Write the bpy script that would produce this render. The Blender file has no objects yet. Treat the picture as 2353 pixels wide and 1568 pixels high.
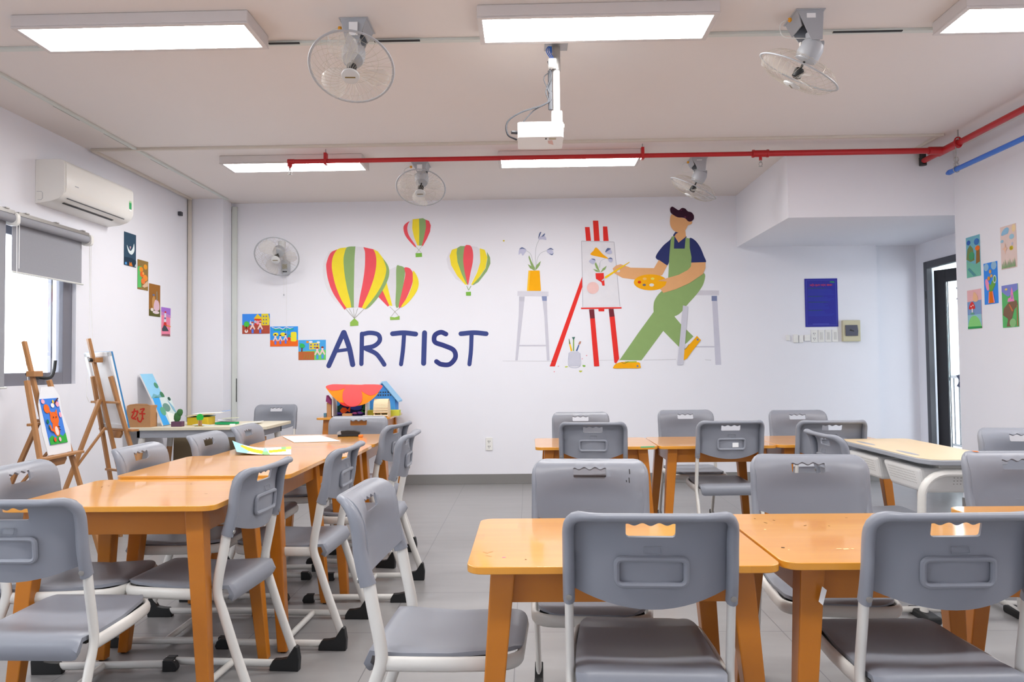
import bpy, bmesh, math, random
import numpy as np
from mathutils import Vector, Matrix
from mathutils.geometry import tessellate_polygon, delaunay_2d_cdt
PI = math.pi
random.seed(7)
SC = bpy.context.scene
COL = SC.collection
# ------------------------------------------------------------------ camera
F_PX, YAW, PITCH, ROLL, EYE = 1722.0, .0217, .03337, -.01123, 1.25
def cam_axes():
    cy, sy, cp, sp = math.cos(YAW), math.sin(YAW), math.cos(PITCH), math.sin(PITCH)
    f = Vector((-sy*cp, cy*cp, sp)); r = Vector((cy, sy, 0)); u = r.cross(f)
    c, s = math.cos(ROLL), math.sin(ROLL)
    return r*c+u*s, -r*s+u*c, f
CR, CU, CF = cam_axes()
cd = bpy.data.cameras.new('camera'); cam = bpy.data.objects.new('camera', cd); COL.objects.link(cam)
cd.sensor_fit = 'HORIZONTAL'; cd.sensor_width = 36; cd.lens = F_PX/2353*36
cd.clip_start = .05; cd.clip_end = 200
M = Matrix.Identity(4)
for i in range(3):
    M[i][0] = CR[i]; M[i][1] = CU[i]; M[i][2] = -CF[i]
M[2][3] = EYE
cam.matrix_world = M
SC.camera = cam
# ------------------------------------------------------------------ view and light
SC.view_settings.view_transform = 'Standard'; SC.view_settings.look = 'None'
SC.view_settings.exposure = 1.8; SC.view_settings.gamma = 1.0; SC.view_settings.use_curve_mapping = False
PANEL_POWER = 10.5      # emission strength of the ceiling panels
w = bpy.data.worlds.new('daylight'); SC.world = w; w.use_nodes = True
bg = w.node_tree.nodes['Background']; bg.inputs[0].default_value = (.86, .93, 1, 1); bg.inputs[1].default_value = 2.2

def s2l(c):
    return tuple((v/12.92 if v <= .04045 else ((v+.055)/1.055)**2.4) for v in (x/255 for x in c))
MATS = {}
def mat(name, rgb, rough=.5, metal=0, spec=.5, var=.04, scale=6, bump=0, coat=0, emit=0, alpha=1, trans=0):
    if name in MATS: return MATS[name]
    m = bpy.data.materials.new(name); m.use_nodes = True; nt = m.node_tree; b = nt.nodes['Principled BSDF']
    col = s2l(rgb)
    b.inputs['Roughness'].default_value = rough; b.inputs['Metallic'].default_value = metal
    b.inputs['Specular IOR Level'].default_value = spec
    if coat: b.inputs['Coat Weight'].default_value = coat; b.inputs['Coat Roughness'].default_value = .12
    if trans: b.inputs['Transmission Weight'].default_value = trans
    if alpha < 1: b.inputs['Alpha'].default_value = alpha
    tc = nt.nodes.new('ShaderNodeTexCoord'); no = nt.nodes.new('ShaderNodeTexNoise'); no.inputs['Scale'].default_value = scale
    no.inputs['Detail'].default_value = 4
    nt.links.new(tc.outputs['Object'], no.inputs['Vector'])
    mx = nt.nodes.new('ShaderNodeMix'); mx.data_type = 'RGBA'
    mx.inputs[6].default_value = tuple(c*(1-var) for c in col)+(1,); mx.inputs[7].default_value = tuple(min(1, c*(1+var)) for c in col)+(1,)
    nt.links.new(no.outputs['Fac'], mx.inputs[0]); nt.links.new(mx.outputs[2], b.inputs['Base Color'])
    if bump:
        bp = nt.nodes.new('ShaderNodeBump'); bp.inputs['Strength'].default_value = bump; bp.inputs['Distance'].default_value = .002
        nt.links.new(no.outputs['Fac'], bp.inputs['Height']); nt.links.new(bp.outputs[0], b.inputs['Normal'])
    if emit:
        b.inputs['Emission Color'].default_value = (1, .985, .97, 1); b.inputs['Emission Strength'].default_value = emit
    MATS[name] = m
    return m
def paint(rgb):       # flat paint or crayon colour, one material per colour
    return mat('paint_%d_%d_%d' % tuple(rgb), rgb, .85, spec=.2, var=.05, scale=14)

# ------------------------------------------------------------------ mesh builder
class MB:
    def __init__(s): s.v = []; s.f = []; s.m = []; s.mats = []
    def mi(s, m):
        if m not in s.mats: s.mats.append(m)
        return s.mats.index(m)
    def add(s, vs, fs, m):
        o = len(s.v); s.v += [tuple(p) for p in vs]; i = s.mi(m)
        for f in fs: s.f.append(tuple(o+k for k in f)); s.m.append(i)
    def box(s, c, d, m, R=None):
        hx, hy, hz = d[0]/2, d[1]/2, d[2]/2
        P = [Vector((x, y, z)) for x in (-hx, hx) for y in (-hy, hy) for z in (-hz, hz)]
        if R is not None: P = [R @ p for p in P]
        s.add([p+Vector(c) for p in P], [(0, 1, 3, 2), (4, 6, 7, 5), (0, 4, 5, 1), (2, 3, 7, 6), (0, 2, 6, 4), (1, 5, 7, 3)], m)
    def bx(s, x0, x1, y0, y1, z0, z1, m): s.box(((x0+x1)/2, (y0+y1)/2, (z0+z1)/2), (abs(x1-x0), abs(y1-y0), abs(z1-z0)), m)
    def hull8(s, A, B, m):       # two quads (bottom A, top B), corners in the same order
        s.add(list(A)+list(B), [(3, 2, 1, 0), (4, 5, 6, 7), (0, 1, 5, 4), (1, 2, 6, 5), (2, 3, 7, 6), (3, 0, 4, 7)], m)
    def tube(s, path, r, m, n=10, closed=False, up=None, caps=True):
        # r: radius, (ra, rb) half sizes along side / up axes, or a list of them
        P = [Vector(p) for p in path]; N = len(P); vs = []; prev = None
        for i, p in enumerate(P):
            if closed: t = P[(i+1) % N]-P[i-1]
            else: t = P[min(i+1, N-1)]-P[max(i-1, 0)]
            t.normalize()
            if up is not None: side = t.cross(Vector(up))
            else:
                if prev is None:
                    a = Vector((0, 0, 1)) if abs(t.z) < .9 else Vector((1, 0, 0)); side = t.cross(a)
                else: side = prev-t*prev.dot(t)
            side.normalize(); prev = side; u2 = side.cross(t); u2.normalize()
            rr = r[i] if isinstance(r, list) else r
            ra, rb = rr if isinstance(rr, tuple) else (rr, rr)
            for k in range(n):
                a = 2*PI*k/n; vs.append(p+side*(ra*math.cos(a))+u2*(rb*math.sin(a)))
        fs = []
        for i in range(N if closed else N-1):
            j = (i+1) % N
            for k in range(n):
                k2 = (k+1) % n; fs.append((i*n+k, i*n+k2, j*n+k2, j*n+k))
        if caps and not closed: fs += [tuple(range(n))[::-1], tuple((N-1)*n+k for k in range(n))]
        s.add(vs, fs, m)
    def lathe(s, c, axis, prof, m, n=24):     # prof: (radius, distance along axis)
        ax = Vector(axis).normalized(); a = Vector((0, 0, 1)) if abs(ax.z) < .9 else Vector((1, 0, 0))
        e1 = ax.cross(a).normalized(); e2 = ax.cross(e1); c = Vector(c); vs = []
        for (r, h) in prof:
            r = max(r, 1e-5)
            for k in range(n): t = 2*PI*k/n; vs.append(c+ax*h+e1*(r*math.cos(t))+e2*(r*math.sin(t)))
        fs = []
        for i in range(len(prof)-1):
            for k in range(n): k2 = (k+1) % n; fs.append((i*n+k, i*n+k2, (i+1)*n+k2, (i+1)*n+k))
        fs += [tuple(range(n))[::-1], tuple((len(prof)-1)*n+k for k in range(n))]
        s.add(vs, fs, m)
    def poly(s, pts, fn, m):      # a flat patch: 2-D polygon put on a surface by fn
        tr = tessellate_polygon([[Vector((p[0], p[1], 0)) for p in pts]])
        s.add([fn(*p) for p in pts], [tuple(t) for t in tr], m)
    def prism(s, pts, fn0, fn1, m):
        n = len(pts); tr = tessellate_polygon([[Vector((p[0], p[1], 0)) for p in pts]])
        s.add([fn0(*p) for p in pts]+[fn1(*p) for p in pts],
              [tuple(t) for t in tr]+[tuple(n+k for k in t)[::-1] for t in tr]+[(i, (i+1) % n, n+(i+1) % n, n+i) for i in range(n)], m)
    def build(s, name, parent=None, smooth=True, bevel=0, ang=35, seg=2):
        me = bpy.data.meshes.new(name); me.from_pydata(s.v, [], s.f)
        for m in s.mats: me.materials.append(m)
        me.polygons.foreach_set('material_index', s.m)
        bm = bmesh.new(); bm.from_mesh(me); bmesh.ops.recalc_face_normals(bm, faces=bm.faces); bm.to_mesh(me); bm.free()
        if smooth:
            me.shade_smooth(); me.set_sharp_from_angle(angle=math.radians(ang))
        o = bpy.data.objects.new(name, me); COL.objects.link(o)
        if parent: o.parent = parent
        if bevel:
            b = o.modifiers.new('bevel', 'BEVEL'); b.width = bevel; b.segments = seg; b.limit_method = 'ANGLE'; b.angle_limit = math.radians(40)
        return o
def tag(o, label, cat, group=None, kind=None):
    o['label'] = label; o['category'] = cat
    if group: o['group'] = group
    if kind: o['kind'] = kind
    return o
def thing(name, label, cat, loc=(0, 0, 0), rz=0, group=None):
    o = bpy.data.objects.new(name, None); o.empty_display_size = .1; COL.objects.link(o)
    o.location = loc; o.rotation_euler = (0, 0, rz)
    return tag(o, label, cat, group)
def structure(o): o['kind'] = 'structure'; return o
def dup(root, loc, rz, label=None):
    r = root.copy(); COL.objects.link(r); r.location = loc; r.rotation_euler = (0, 0, rz)
    if label: r['label'] = label
    for ch in list(root.children):
        c = ch.copy(); COL.objects.link(c); c.parent = r
        for g in ch.children:
            d = g.copy(); COL.objects.link(d); d.parent = c
    return r
def smoothline(pts, n=6, closed=False):     # Catmull-Rom
    P = [np.array(p, float) for p in pts]; N = len(P); out = []
    rng = range(N) if closed else range(N-1)
    for i in rng:
        p1, p2 = P[i], P[(i+1) % N]
        p0 = P[i-1] if (closed or i > 0) else 2*p1-p2
        p3 = P[(i+2) % N] if (closed or i+2 < N) else 2*p2-p1
        for k in range(n):
            t = k/n; out.append(.5*((2*p1)+(-p0+p2)*t+(2*p0-5*p1+4*p2-p3)*t*t+(-p0+3*p1-3*p2+p3)*t**3))
    if not closed: out.append(P[-1])
    return [tuple(float(x) for x in p) for p in out]
def rrect(x0, x1, y0, y1, r, n=5):
    out = []
    for cx, cy, a0 in ((x1-r, y1-r, 0), (x0+r, y1-r, PI/2), (x0+r, y0+r, PI), (x1-r, y0+r, 1.5*PI)):
        for k in range(n+1): a = a0+PI/2*k/n; out.append((cx+r*math.cos(a), cy+r*math.sin(a)))
    return out
def ell(cx, cy, rx, ry, n=20): return [(cx+rx*math.cos(2*PI*k/n), cy+ry*math.sin(2*PI*k/n)) for k in range(n)]
def stroke(pts, w, n=5, taper=None):      # outline of a brush stroke of width w
    P = smoothline(pts, n) if len(pts) > 2 else [tuple(map(float, p)) for p in pts]; L = []; Rr = []
    N = len(P)
    for i, p in enumerate(P):
        a, b = P[max(i-1, 0)], P[min(i+1, N-1)]; dx, dy = b[0]-a[0], b[1]-a[1]; d = math.hypot(dx, dy) or 1
        ww = w if taper is None else w*(taper[0]+(taper[1]-taper[0])*i/(N-1))
        nx, ny = -dy/d*ww/2, dx/d*ww/2; L.append((p[0]+nx, p[1]+ny)); Rr.append((p[0]-nx, p[1]-ny))
    return L, Rr
# where a sight line through a photo pixel meets a plane of the room (measuring help for flat work on walls)
def sight(px, py): return CR*((px-1176.5)/F_PX)-CU*((py-784)/F_PX)+CF
def on_y(px, py, y):
    d = sight(px, py); t = y/d.y; return Vector((d.x*t, y, EYE+d.z*t))
def on_z(px, py, z):
    d = sight(px, py); t = (z-EYE)/d.z; return Vector((d.x*t, d.y*t, z))
def on_x(px, py, x):
    d = sight(px, py); t = x/d.x; return Vector((x, d.y*t, EYE+d.z*t))
# a sheet with holes, bent by fn(x, y, side) with side -1 / +1 for its two faces
def sheet(mb, outline, holes, fn, m, step=.02):
    def inside(p, poly):
        c = False; n = len(poly)
        for i in range(n):
            (x1, y1), (x2, y2) = poly[i], poly[i-1]
            if (y1 > p[1]) != (y2 > p[1]) and p[0] < (x2-x1)*(p[1]-y1)/(y2-y1)+x1: c = not c
        return c
    pts = []; edges = []
    loops = [outline]+list(holes); lo = []
    for L in loops:
        s0 = len(pts); pts += [Vector(p) for p in L]; n = len(L); edges += [(s0+i, s0+(i+1) % n) for i in range(n)]; lo.append((s0, n))
    xs = [p[0] for p in outline]; ys = [p[1] for p in outline]; nb = len(pts)
    x = min(xs)+step/2
    while x < max(xs):
        y = min(ys)+step/2
        while y < max(ys):
            if inside((x, y), outline) and not any(inside((x, y), h) for h in holes) and min((q.x-x)**2+(q.y-y)**2 for q in pts[:nb]) > (step*.45)**2: pts.append(Vector((x, y)))
            y += step
        x += step
    r = delaunay_2d_cdt(pts, edges, [], 0, 1e-6)
    V = [tuple(v) for v in r[0]]; T = []
    for t in r[2]:
        c = (sum(V[k][0] for k in t)/3, sum(V[k][1] for k in t)/3)
        if inside(c, outline) and not any(inside(c, h) for h in holes): T.append(tuple(t))
    n = len(V); vs = [fn(x, y, -1) for x, y in V]+[fn(x, y, 1) for x, y in V]
    fs = T+[tuple(n+k for k in t)[::-1] for t in T]
    cnt = {}
    for t in T:
        for a, b in ((t[0], t[1]), (t[1], t[2]), (t[2], t[0])): cnt[(a, b)] = 1
    for (a, b) in cnt:
        if (b, a) not in cnt: fs.append((b, a, n+a, n+b))
    mb.add(vs, fs, m)
# ------------------------------------------------------------------ materials
WALL = mat('white_wall_paint', (238, 239, 246), .75, spec=.25, var=.012, scale=3)
CEIL = mat('ceiling_paint', (233, 227, 224), .85, spec=.2, var=.012, scale=2)
GREY = mat('grey_plastic', (138, 142, 152), .38, spec=.5, var=.03, scale=9, bump=.04)
WHITE_METAL = mat('white_painted_steel', (222, 221, 217), .3, spec=.5, var=.03, scale=12)
BLACK = mat('black_rubber', (24, 26, 28), .5, var=.1)
DARK = mat('dark_metal_frame', (62, 64, 72), .4, var=.05)
DOORM = mat('black_door_frame', (36, 37, 42), .35, var=.05)
WINM = mat('grey_window_frame', (118, 118, 128), .4, var=.04)
LGREY = mat('light_grey_enamel', (176, 180, 186), .4, var=.03)
FANW = mat('fan_white', (205, 207, 208), .45, var=.03)
WIRE = mat('fan_wire', (190, 183, 170), .4, metal=.3, var=.05)
PVC = mat('white_pvc', (226, 228, 224), .45, var=.02)
BEIGE = mat('beige_pvc', (215, 207, 196), .5, var=.03)
RED = mat('red_pipe_paint', (186, 28, 34), .35, var=.06)
BLUEP = mat('blue_pipe_paint', (50, 110, 205), .35, var=.05)
STEEL = mat('zinc_steel', (170, 168, 165), .35, metal=.8, var=.1)
IVORY = mat('ivory_plastic', (238, 238, 234), .3, var=.02)
WHITEP = mat('white_plastic', (238, 238, 236), .35, var=.015)
GLOW = mat('lit_panel', (255, 255, 255), .5, var=0, emit=PANEL_POWER)
PAPER = mat('white_paper', (244, 245, 246), .8, spec=.2, var=.01)
CARD = mat('cardboard', (186, 140, 98), .85, spec=.2, var=.06, scale=20)
PINE = mat('pale_pine', (214, 158, 106), .5, var=.1, scale=12)
BEECH = mat('easel_wood', (172, 122, 74), .45, var=.12, scale=15)
LAM = mat('birch_laminate', (222, 200, 165), .4, var=.03, scale=14)
LAMB = mat('pale_laminate', (226, 218, 194), .4, var=.03, scale=14)
GEDGE = mat('grey_edge_band', (160, 164, 172), .45, var=.03)
FABRIC = mat('blind_fabric', (158, 160, 167), .85, spec=.1, var=.03, scale=60)
GLASS = mat('clear_glass', (255, 255, 255), .02, spec=.5, var=0, trans=1)
CLEARP = mat('clear_blade', (228, 224, 218), .2, var=.02, alpha=.26)
def wood_mat(name, a, b, rough, coat):
    m = bpy.data.materials.new(name); m.use_nodes = True; nt = m.node_tree; N = nt.nodes; L = nt.links; bs = N['Principled BSDF']
    tc = N.new('ShaderNodeTexCoord'); mp = N.new('ShaderNodeMapping'); mp.inputs['Scale'].default_value = (2.2, 26, 8)
    no = N.new('ShaderNodeTexNoise'); no.inputs['Scale'].default_value = 1.6; no.inputs['Detail'].default_value = 8; no.inputs['Distortion'].default_value = .6
    L.new(tc.outputs['Object'], mp.inputs[0]); L.new(mp.outputs[0], no.inputs['Vector'])
    # glued staves: a block colour per stave
    sp = N.new('ShaderNodeSeparateXYZ'); L.new(tc.outputs['Object'], sp.inputs[0])
    mu = N.new('ShaderNodeMath'); mu.operation = 'MULTIPLY'; mu.inputs[1].default_value = 13; L.new(sp.outputs[1], mu.inputs[0])
    fl = N.new('ShaderNodeMath'); fl.operation = 'FLOOR'; L.new(mu.outputs[0], fl.inputs[0])
    wn = N.new('ShaderNodeTexWhiteNoise'); wn.noise_dimensions = '2D'
    mx2 = N.new('ShaderNodeMath'); mx2.operation = 'MULTIPLY'; mx2.inputs[1].default_value = 2.6; L.new(sp.outputs[0], mx2.inputs[0])
    ad = N.new('ShaderNodeMath'); ad.operation = 'MULTIPLY_ADD'; ad.inputs[1].default_value = .37; L.new(fl.outputs[0], ad.inputs[0]); L.new(mx2.outputs[0], ad.inputs[2])
    f2 = N.new('ShaderNodeMath'); f2.operation = 'FLOOR'; L.new(ad.outputs[0], f2.inputs[0])
    cb = N.new('ShaderNodeCombineXYZ'); L.new(fl.outputs[0], cb.inputs[0]); L.new(f2.outputs[0], cb.inputs[1]); L.new(cb.outputs[0], wn.inputs['Vector'])
    av = N.new('ShaderNodeMath'); av.operation = 'MULTIPLY_ADD'; av.inputs[1].default_value = .35; L.new(wn.outputs['Value'], av.inputs[0]); 
    m5 = N.new('ShaderNodeMath'); m5.operation = 'MULTIPLY'; m5.inputs[1].default_value = .65; L.new(no.outputs['Fac'], m5.inputs[0]); L.new(m5.outputs[0], av.inputs[2])
    mx = N.new('ShaderNodeMix'); mx.data_type = 'RGBA'; mx.inputs[6].default_value = s2l(a)+(1,); mx.inputs[7].default_value = s2l(b)+(1,)
    L.new(av.outputs[0], mx.inputs[0]); L.new(mx.outputs[2], bs.inputs['Base Color'])
    bs.inputs['Roughness'].default_value = rough; bs.inputs['Coat Weight'].default_value = coat; bs.inputs['Coat Roughness'].default_value = .08
    return m
WOOD = wood_mat('varnished_orange_wood', (216, 138, 32), (234, 168, 60), .3, .8)
LEGW = wood_mat('varnished_orange_leg', (176, 100, 12), (198, 122, 22), .4, .3)
def floor_mat():
    m = bpy.data.materials.new('grey_floor_tile'); m.use_nodes = True; nt = m.node_tree; N = nt.nodes; L = nt.links; bs = N['Principled BSDF']
    g = N.new('ShaderNodeNewGeometry'); sp = N.new('ShaderNodeSeparateXYZ'); L.new(g.outputs['Position'], sp.inputs[0])
    def line(sock, off, size):
        a = N.new('ShaderNodeMath'); a.operation = 'ADD'; a.inputs[1].default_value = off+60*size; L.new(sock, a.inputs[0])
        b = N.new('ShaderNodeMath'); b.operation = 'MODULO'; b.inputs[1].default_value = size; L.new(a.outputs[0], b.inputs[0])
        c = N.new('ShaderNodeMath'); c.operation = 'LESS_THAN'; c.inputs[1].default_value = .0045; L.new(b.outputs[0], c.inputs[0]); return c.outputs[0]
    lx = line(sp.outputs[0], .075, .62); ly = line(sp.outputs[1], .16, .62)
    mxm = N.new('ShaderNodeMath'); mxm.operation = 'MAXIMUM'; L.new(lx, mxm.inputs[0]); L.new(ly, mxm.inputs[1])
    no = N.new('ShaderNodeTexNoise'); no.inputs['Scale'].default_value = 2.2; no.inputs['Detail'].default_value = 8
    mp = N.new('ShaderNodeMapping'); mp.inputs['Scale'].default_value = (1, 5, 1); L.new(g.outputs['Position'], mp.inputs[0]); L.new(mp.outputs[0], no.inputs['Vector'])
    mx = N.new('ShaderNodeMix'); mx.data_type = 'RGBA'; mx.inputs[6].default_value = s2l((136, 135, 136))+(1,); mx.inputs[7].default_value = s2l((152, 151, 151))+(1,)
    L.new(no.outputs['Fac'], mx.inputs[0])
    m2 = N.new('ShaderNodeMix'); m2.data_type = 'RGBA'; m2.inputs[7].default_value = s2l((112, 112, 114))+(1,)
    L.new(mxm.outputs[0], m2.inputs[0]); L.new(mx.outputs[2], m2.inputs[6]); L.new(m2.outputs[2], bs.inputs['Base Color'])
    bs.inputs['Roughness'].default_value = .3; bs.inputs['Specular IOR Level'].default_value = .45
    return m
FLOORM = floor_mat()
BASEM = mat('grey_skirting_tile', (132, 131, 130), .4, var=.05, scale=5)
# ------------------------------------------------------------------ room shell
XL, XR, YB, YF, H = -3.55, 3.64, 8.0, -1.6, 3.043
XD = 4.15; YE = 6.42; ZS = 2.49
def shell(name, mb, **k): return structure(mb.build(name, smooth=False, **k))
b = MB(); b.bx(XL-.2, 6.2, YF-.2, YB+.3, -.12, 0, FLOORM); shell('floor', b)
b = MB(); b.bx(XL-.2, XD+.15, YF-.2, YB+.3, H, H+.12, CEIL); shell('ceiling', b)
b = MB(); b.bx(XL-.2, 3.70, YB, YB+.2, 0, H, WALL); b.bx(3.70, XD+.15, YB+.07, YB+.2, 0, H, WALL); shell('wall_back', b)
b = MB(); b.bx(XL-.2, XD+.15, YF-.2, YF, 0, H, WALL); shell('wall_front', b)
# left wall with the window opening
WY0, WY1, WZ0, WZ1 = 3.30, 5.80, 1.15, 2.26
b = MB()
b.bx(XL-.2, XL, YF, -1.1, 0, H, WALL); b.bx(XL-.2, XL, 1.1, WY0, 0, H, WALL); b.bx(XL-.2, XL, -1.1, 1.1, 0, WZ0, WALL); b.bx(XL-.2, XL, -1.1, 1.1, WZ1, H, WALL); b.bx(XL-.2, XL, WY1, YB, 0, H, WALL)  # includes an extra opening, added out of view to let in fill daylight
b.bx(XL-.2, XL, WY0, WY1, 0, WZ0, WALL); b.bx(XL-.2, XL, WY0, WY1, WZ1, H, WALL); shell('wall_left', b)
b = MB(); b.bx(XR, XD+.15, YF, YE, 0, H, WALL); shell('wall_right', b)
DY0, DY1, DZ = 6.88, 7.90, 2.285
b = MB(); b.bx(XD, XD+.15, YE, DY0, 0, ZS, WALL); b.bx(XD, XD+.15, DY1, YB+.07, 0, ZS, WALL); b.bx(XD, XD+.15, DY0, DY1, DZ, ZS, WALL); shell('wall_passage', b)
b = MB(); b.bx(2.235, XD+.15, YE-.005, YB+.1, ZS, H, WALL); shell('trim_1', b)      # dropped beam over the passage
b = MB(); b.bx(XL, -3.185, 7.75, YB, 0, H, WALL); shell('trim_2', b)                # corner column
b = MB(); b.bx(-3.185, 3.70, YB-.012, YB, 0, .105, BASEM); structure(b.build('baseboard_back', smooth=False, bevel=.002))
b = MB(); b.bx(XL, XL+.012, YF, 7.75, 0, .105, BASEM); structure(b.build('baseboard_left', smooth=False, bevel=.002))
b = MB(); b.bx(XR-.012, XR, YF, YE, 0, .105, BASEM); structure(b.build('baseboard_right', smooth=False, bevel=.002))
# window
b = MB(); x0, x1 = XL-.09, XL-.03
for (y0, y1, z0, z1) in ((WY0, WY0+.11, WZ0, WZ1), (WY1-.115, WY1, WZ0, WZ1), (WY0+.11, WY1-.115, WZ0, WZ0+.09), (WY0+.11, WY1-.115, WZ1-.06, WZ1), (4.5, 4.58, WZ0+.09, WZ1-.06)): b.bx(x0, x1, y0, y1, z0, z1, WINM)
b.bx(x0-.01, x0+.02, 5.60, 5.62, WZ0+.09, WZ1-.06, WINM)
win = structure(b.build('window_1', smooth=False, bevel=.004))
b = MB(); b.bx(XL-.065, XL-.06, WY0+.1, WY1-.1, WZ0+.08, WZ1-.05, GLASS); b.build('window_glass', win, smooth=False)
b = MB(); b.tube(smoothline([(XL-.03, 5.36, 1.215), (XL+.01, 5.40, 1.20), (XL+.015, 5.47, 1.205), (XL+.02, 5.50, 1.25), (XL+.025, 5.51, 1.33)]), .012, BLACK); b.bx(XL-.035, XL+.0, 5.33, 5.41, 1.195, 1.235, BLACK); b.build('window_handle', win)
b = MB()
for (y0, y1, z0, z1) in ((-1.1, -1.0, WZ0, WZ1), (1.0, 1.1, WZ0, WZ1), (-1.0, 1.0, WZ0, WZ0+.09), (-1.0, 1.0, WZ1-.06, WZ1), (-.04, .04, WZ0+.09, WZ1-.06)): b.bx(x0, x1, y0, y1, z0, z1, WINM)
structure(b.build('added_fill_window', smooth=False, bevel=.004))  # frame of the added, unseen window that brightens the room
# door frame and half open glazed leaf
b = MB()
for a in ((XD-.012, XD+.045, DY1-.06, DY1, 0, DZ), (XD-.012, XD+.045, DY0, DY0+.07, 0, DZ), (XD-.012, XD+.045, DY0+.07, DY1-.06, DZ-.07, DZ)): b.bx(*a, DARK)
door = structure(b.build('door_1', smooth=False, bevel=.004))
b = MB(); Ld, a = .88, math.radians(22); hx, hy = XD+.065, DY1-.055
R = Matrix.Rotation(a, 3, 'Z')
def dl(u0, u1, t0, t1, z0, z1, m):
    c = R @ Vector((( t0+t1)/2, -(u0+u1)/2, 0)); b.box((hx+c.x, hy+c.y, (z0+z1)/2), (t1-t0, u1-u0, z1-z0), m, R)
dl(0, .13, 0, .045, .02, 2.19, DOORM); dl(Ld-.13, Ld, 0, .045, .02, 2.19, DOORM); dl(.13, Ld-.13, 0, .045, .02, .2, DOORM); dl(.13, Ld-.13, 0, .045, 2.06, 2.19, DOORM)
leaf = b.build('door_leaf', door, smooth=False, bevel=.003)
b = MB(); dl(.13, Ld-.13, .018, .024, .2, 2.06, GLASS); b.build('door_glass', leaf, smooth=False)
b = MB()
FL = mat('blue_grey_decal', (96, 104, 128), .6)
def decal(u, z, r, n, inner=.5):
    pts = []
    for k in range(2*n): rr = r if k % 2 == 0 else r*inner; t = PI*k/n; pts.append((u+rr*math.cos(t), z+rr*math.sin(t)))
    def f(uu, zz): c = R @ Vector((.012, -uu, 0)); return (hx+c.x, hy+c.y, zz)
    b.poly(pts, f, FL)
decal(.36, 1.93, .14, 7, .62); decal(.40, 1.50, .09, 5, .3); decal(.36, 1.05, .16, 9, .7); decal(.42, .42, .1, 10, .6); decal(.62, 1.7, .1, 6, .5)
b.build('flower_decals', leaf, smooth=False)
b = MB(); b.tube([(hx-.06, hy+.02, z) for z in (1.9, 1.98)], .02, BLACK); b.tube([(hx-.06, hy+.02, z) for z in (.3, .38)], .02, BLACK); b.build('door_hinge', door)
# outside: balcony slab, railing, neighbour's facade
FAC = mat('facade_white', (225, 230, 232), .8); FACT = mat('facade_pale_teal', (190, 212, 214), .8)
b = MB()
b.bx(8.6, 9.0, 4, 20, -3, 6, FAC); b.bx(8.55, 8.6, 4, 20, .8, 2.0, FACT); b.bx(8.5, 8.6, 4, 20, 2.0, 2.08, GEDGE)
b.build('neighbour_facade'); tag(bpy.data.objects['neighbour_facade'], 'pale neighbouring house wall seen through the open glazed door', 'building')
t = thing('balcony_railing', 'black metal balcony railing seen through the glazed door', 'railing')
b = MB(); b.bx(5.65, 5.69, 6.0, 12.5, 1.02, 1.06, DOORM); b.bx(5.65, 5.69, 6.0, 12.5, .12, .15, DOORM); b.build('rail', t, smooth=False)
for k in range(54): b = MB(); yy = 6.05+k*.12; b.bx(5.662, 5.678, yy, yy+.016, .15, 1.02, DOORM); b.build('baluster', t, smooth=False)
b = MB(); b.bx(5.6, 5.75, 6.0, 12.5, 0, .10, FAC); b.build('kerb', t, smooth=False)
b = MB(); b.bx(XD+.15, 5.8, 8.3, 12.6, -.12, 0, FAC); shell('trim_3', b)
b = MB(); b.bx(XD+.15, 7.0, 4.0, 12.6, 2.62, 2.8, FAC); shell('added_shade_slab', b)      # slab added over the balcony to cut daylight entering by the door
# ------------------------------------------------------------------ chairs
def interp(x, xs, ys): return float(np.interp(x, xs, ys))
PROF = smoothline([(0, .445), (-.010, .535), (-.035, .64), (-.047, .71), (-.054, .785), (-.063, .83), (-.080, .862), (-.108, .881), (-.134, .883)], 6)
SL = [0]
for i in range(1, len(PROF)): SL.append(SL[-1]+math.dist(PROF[i], PROF[i-1]))
PY = [p[0] for p in PROF]; PZ = [p[1] for p in PROF]
S0 = interp(.646, PZ[:30], SL[:30]); S1 = SL[-1]           # sleeve bottom, rolled top edge
def bp(x, s, off=0):        # point on the bent backrest, s measured along its profile
    y = interp(s, SL, PY); z = interp(s, SL, PZ); e = .01
    dy = interp(s+e, SL, PY)-interp(s-e, SL, PY); dz = interp(s+e, SL, PZ)-interp(s-e, SL, PZ); d = math.hypot(dy, dz) or 1
    ny, nz = -dz/d, dy/d         # towards the rear
    f = 1 if s < S1-.16 else max(.12, 1-(s-(S1-.16))/.16)
    sag = .052*f*max(0, 1-(x/.195)**2)
    return (x, y+ny*(off+sag), z+nz*(off+sag)+.0)
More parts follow.
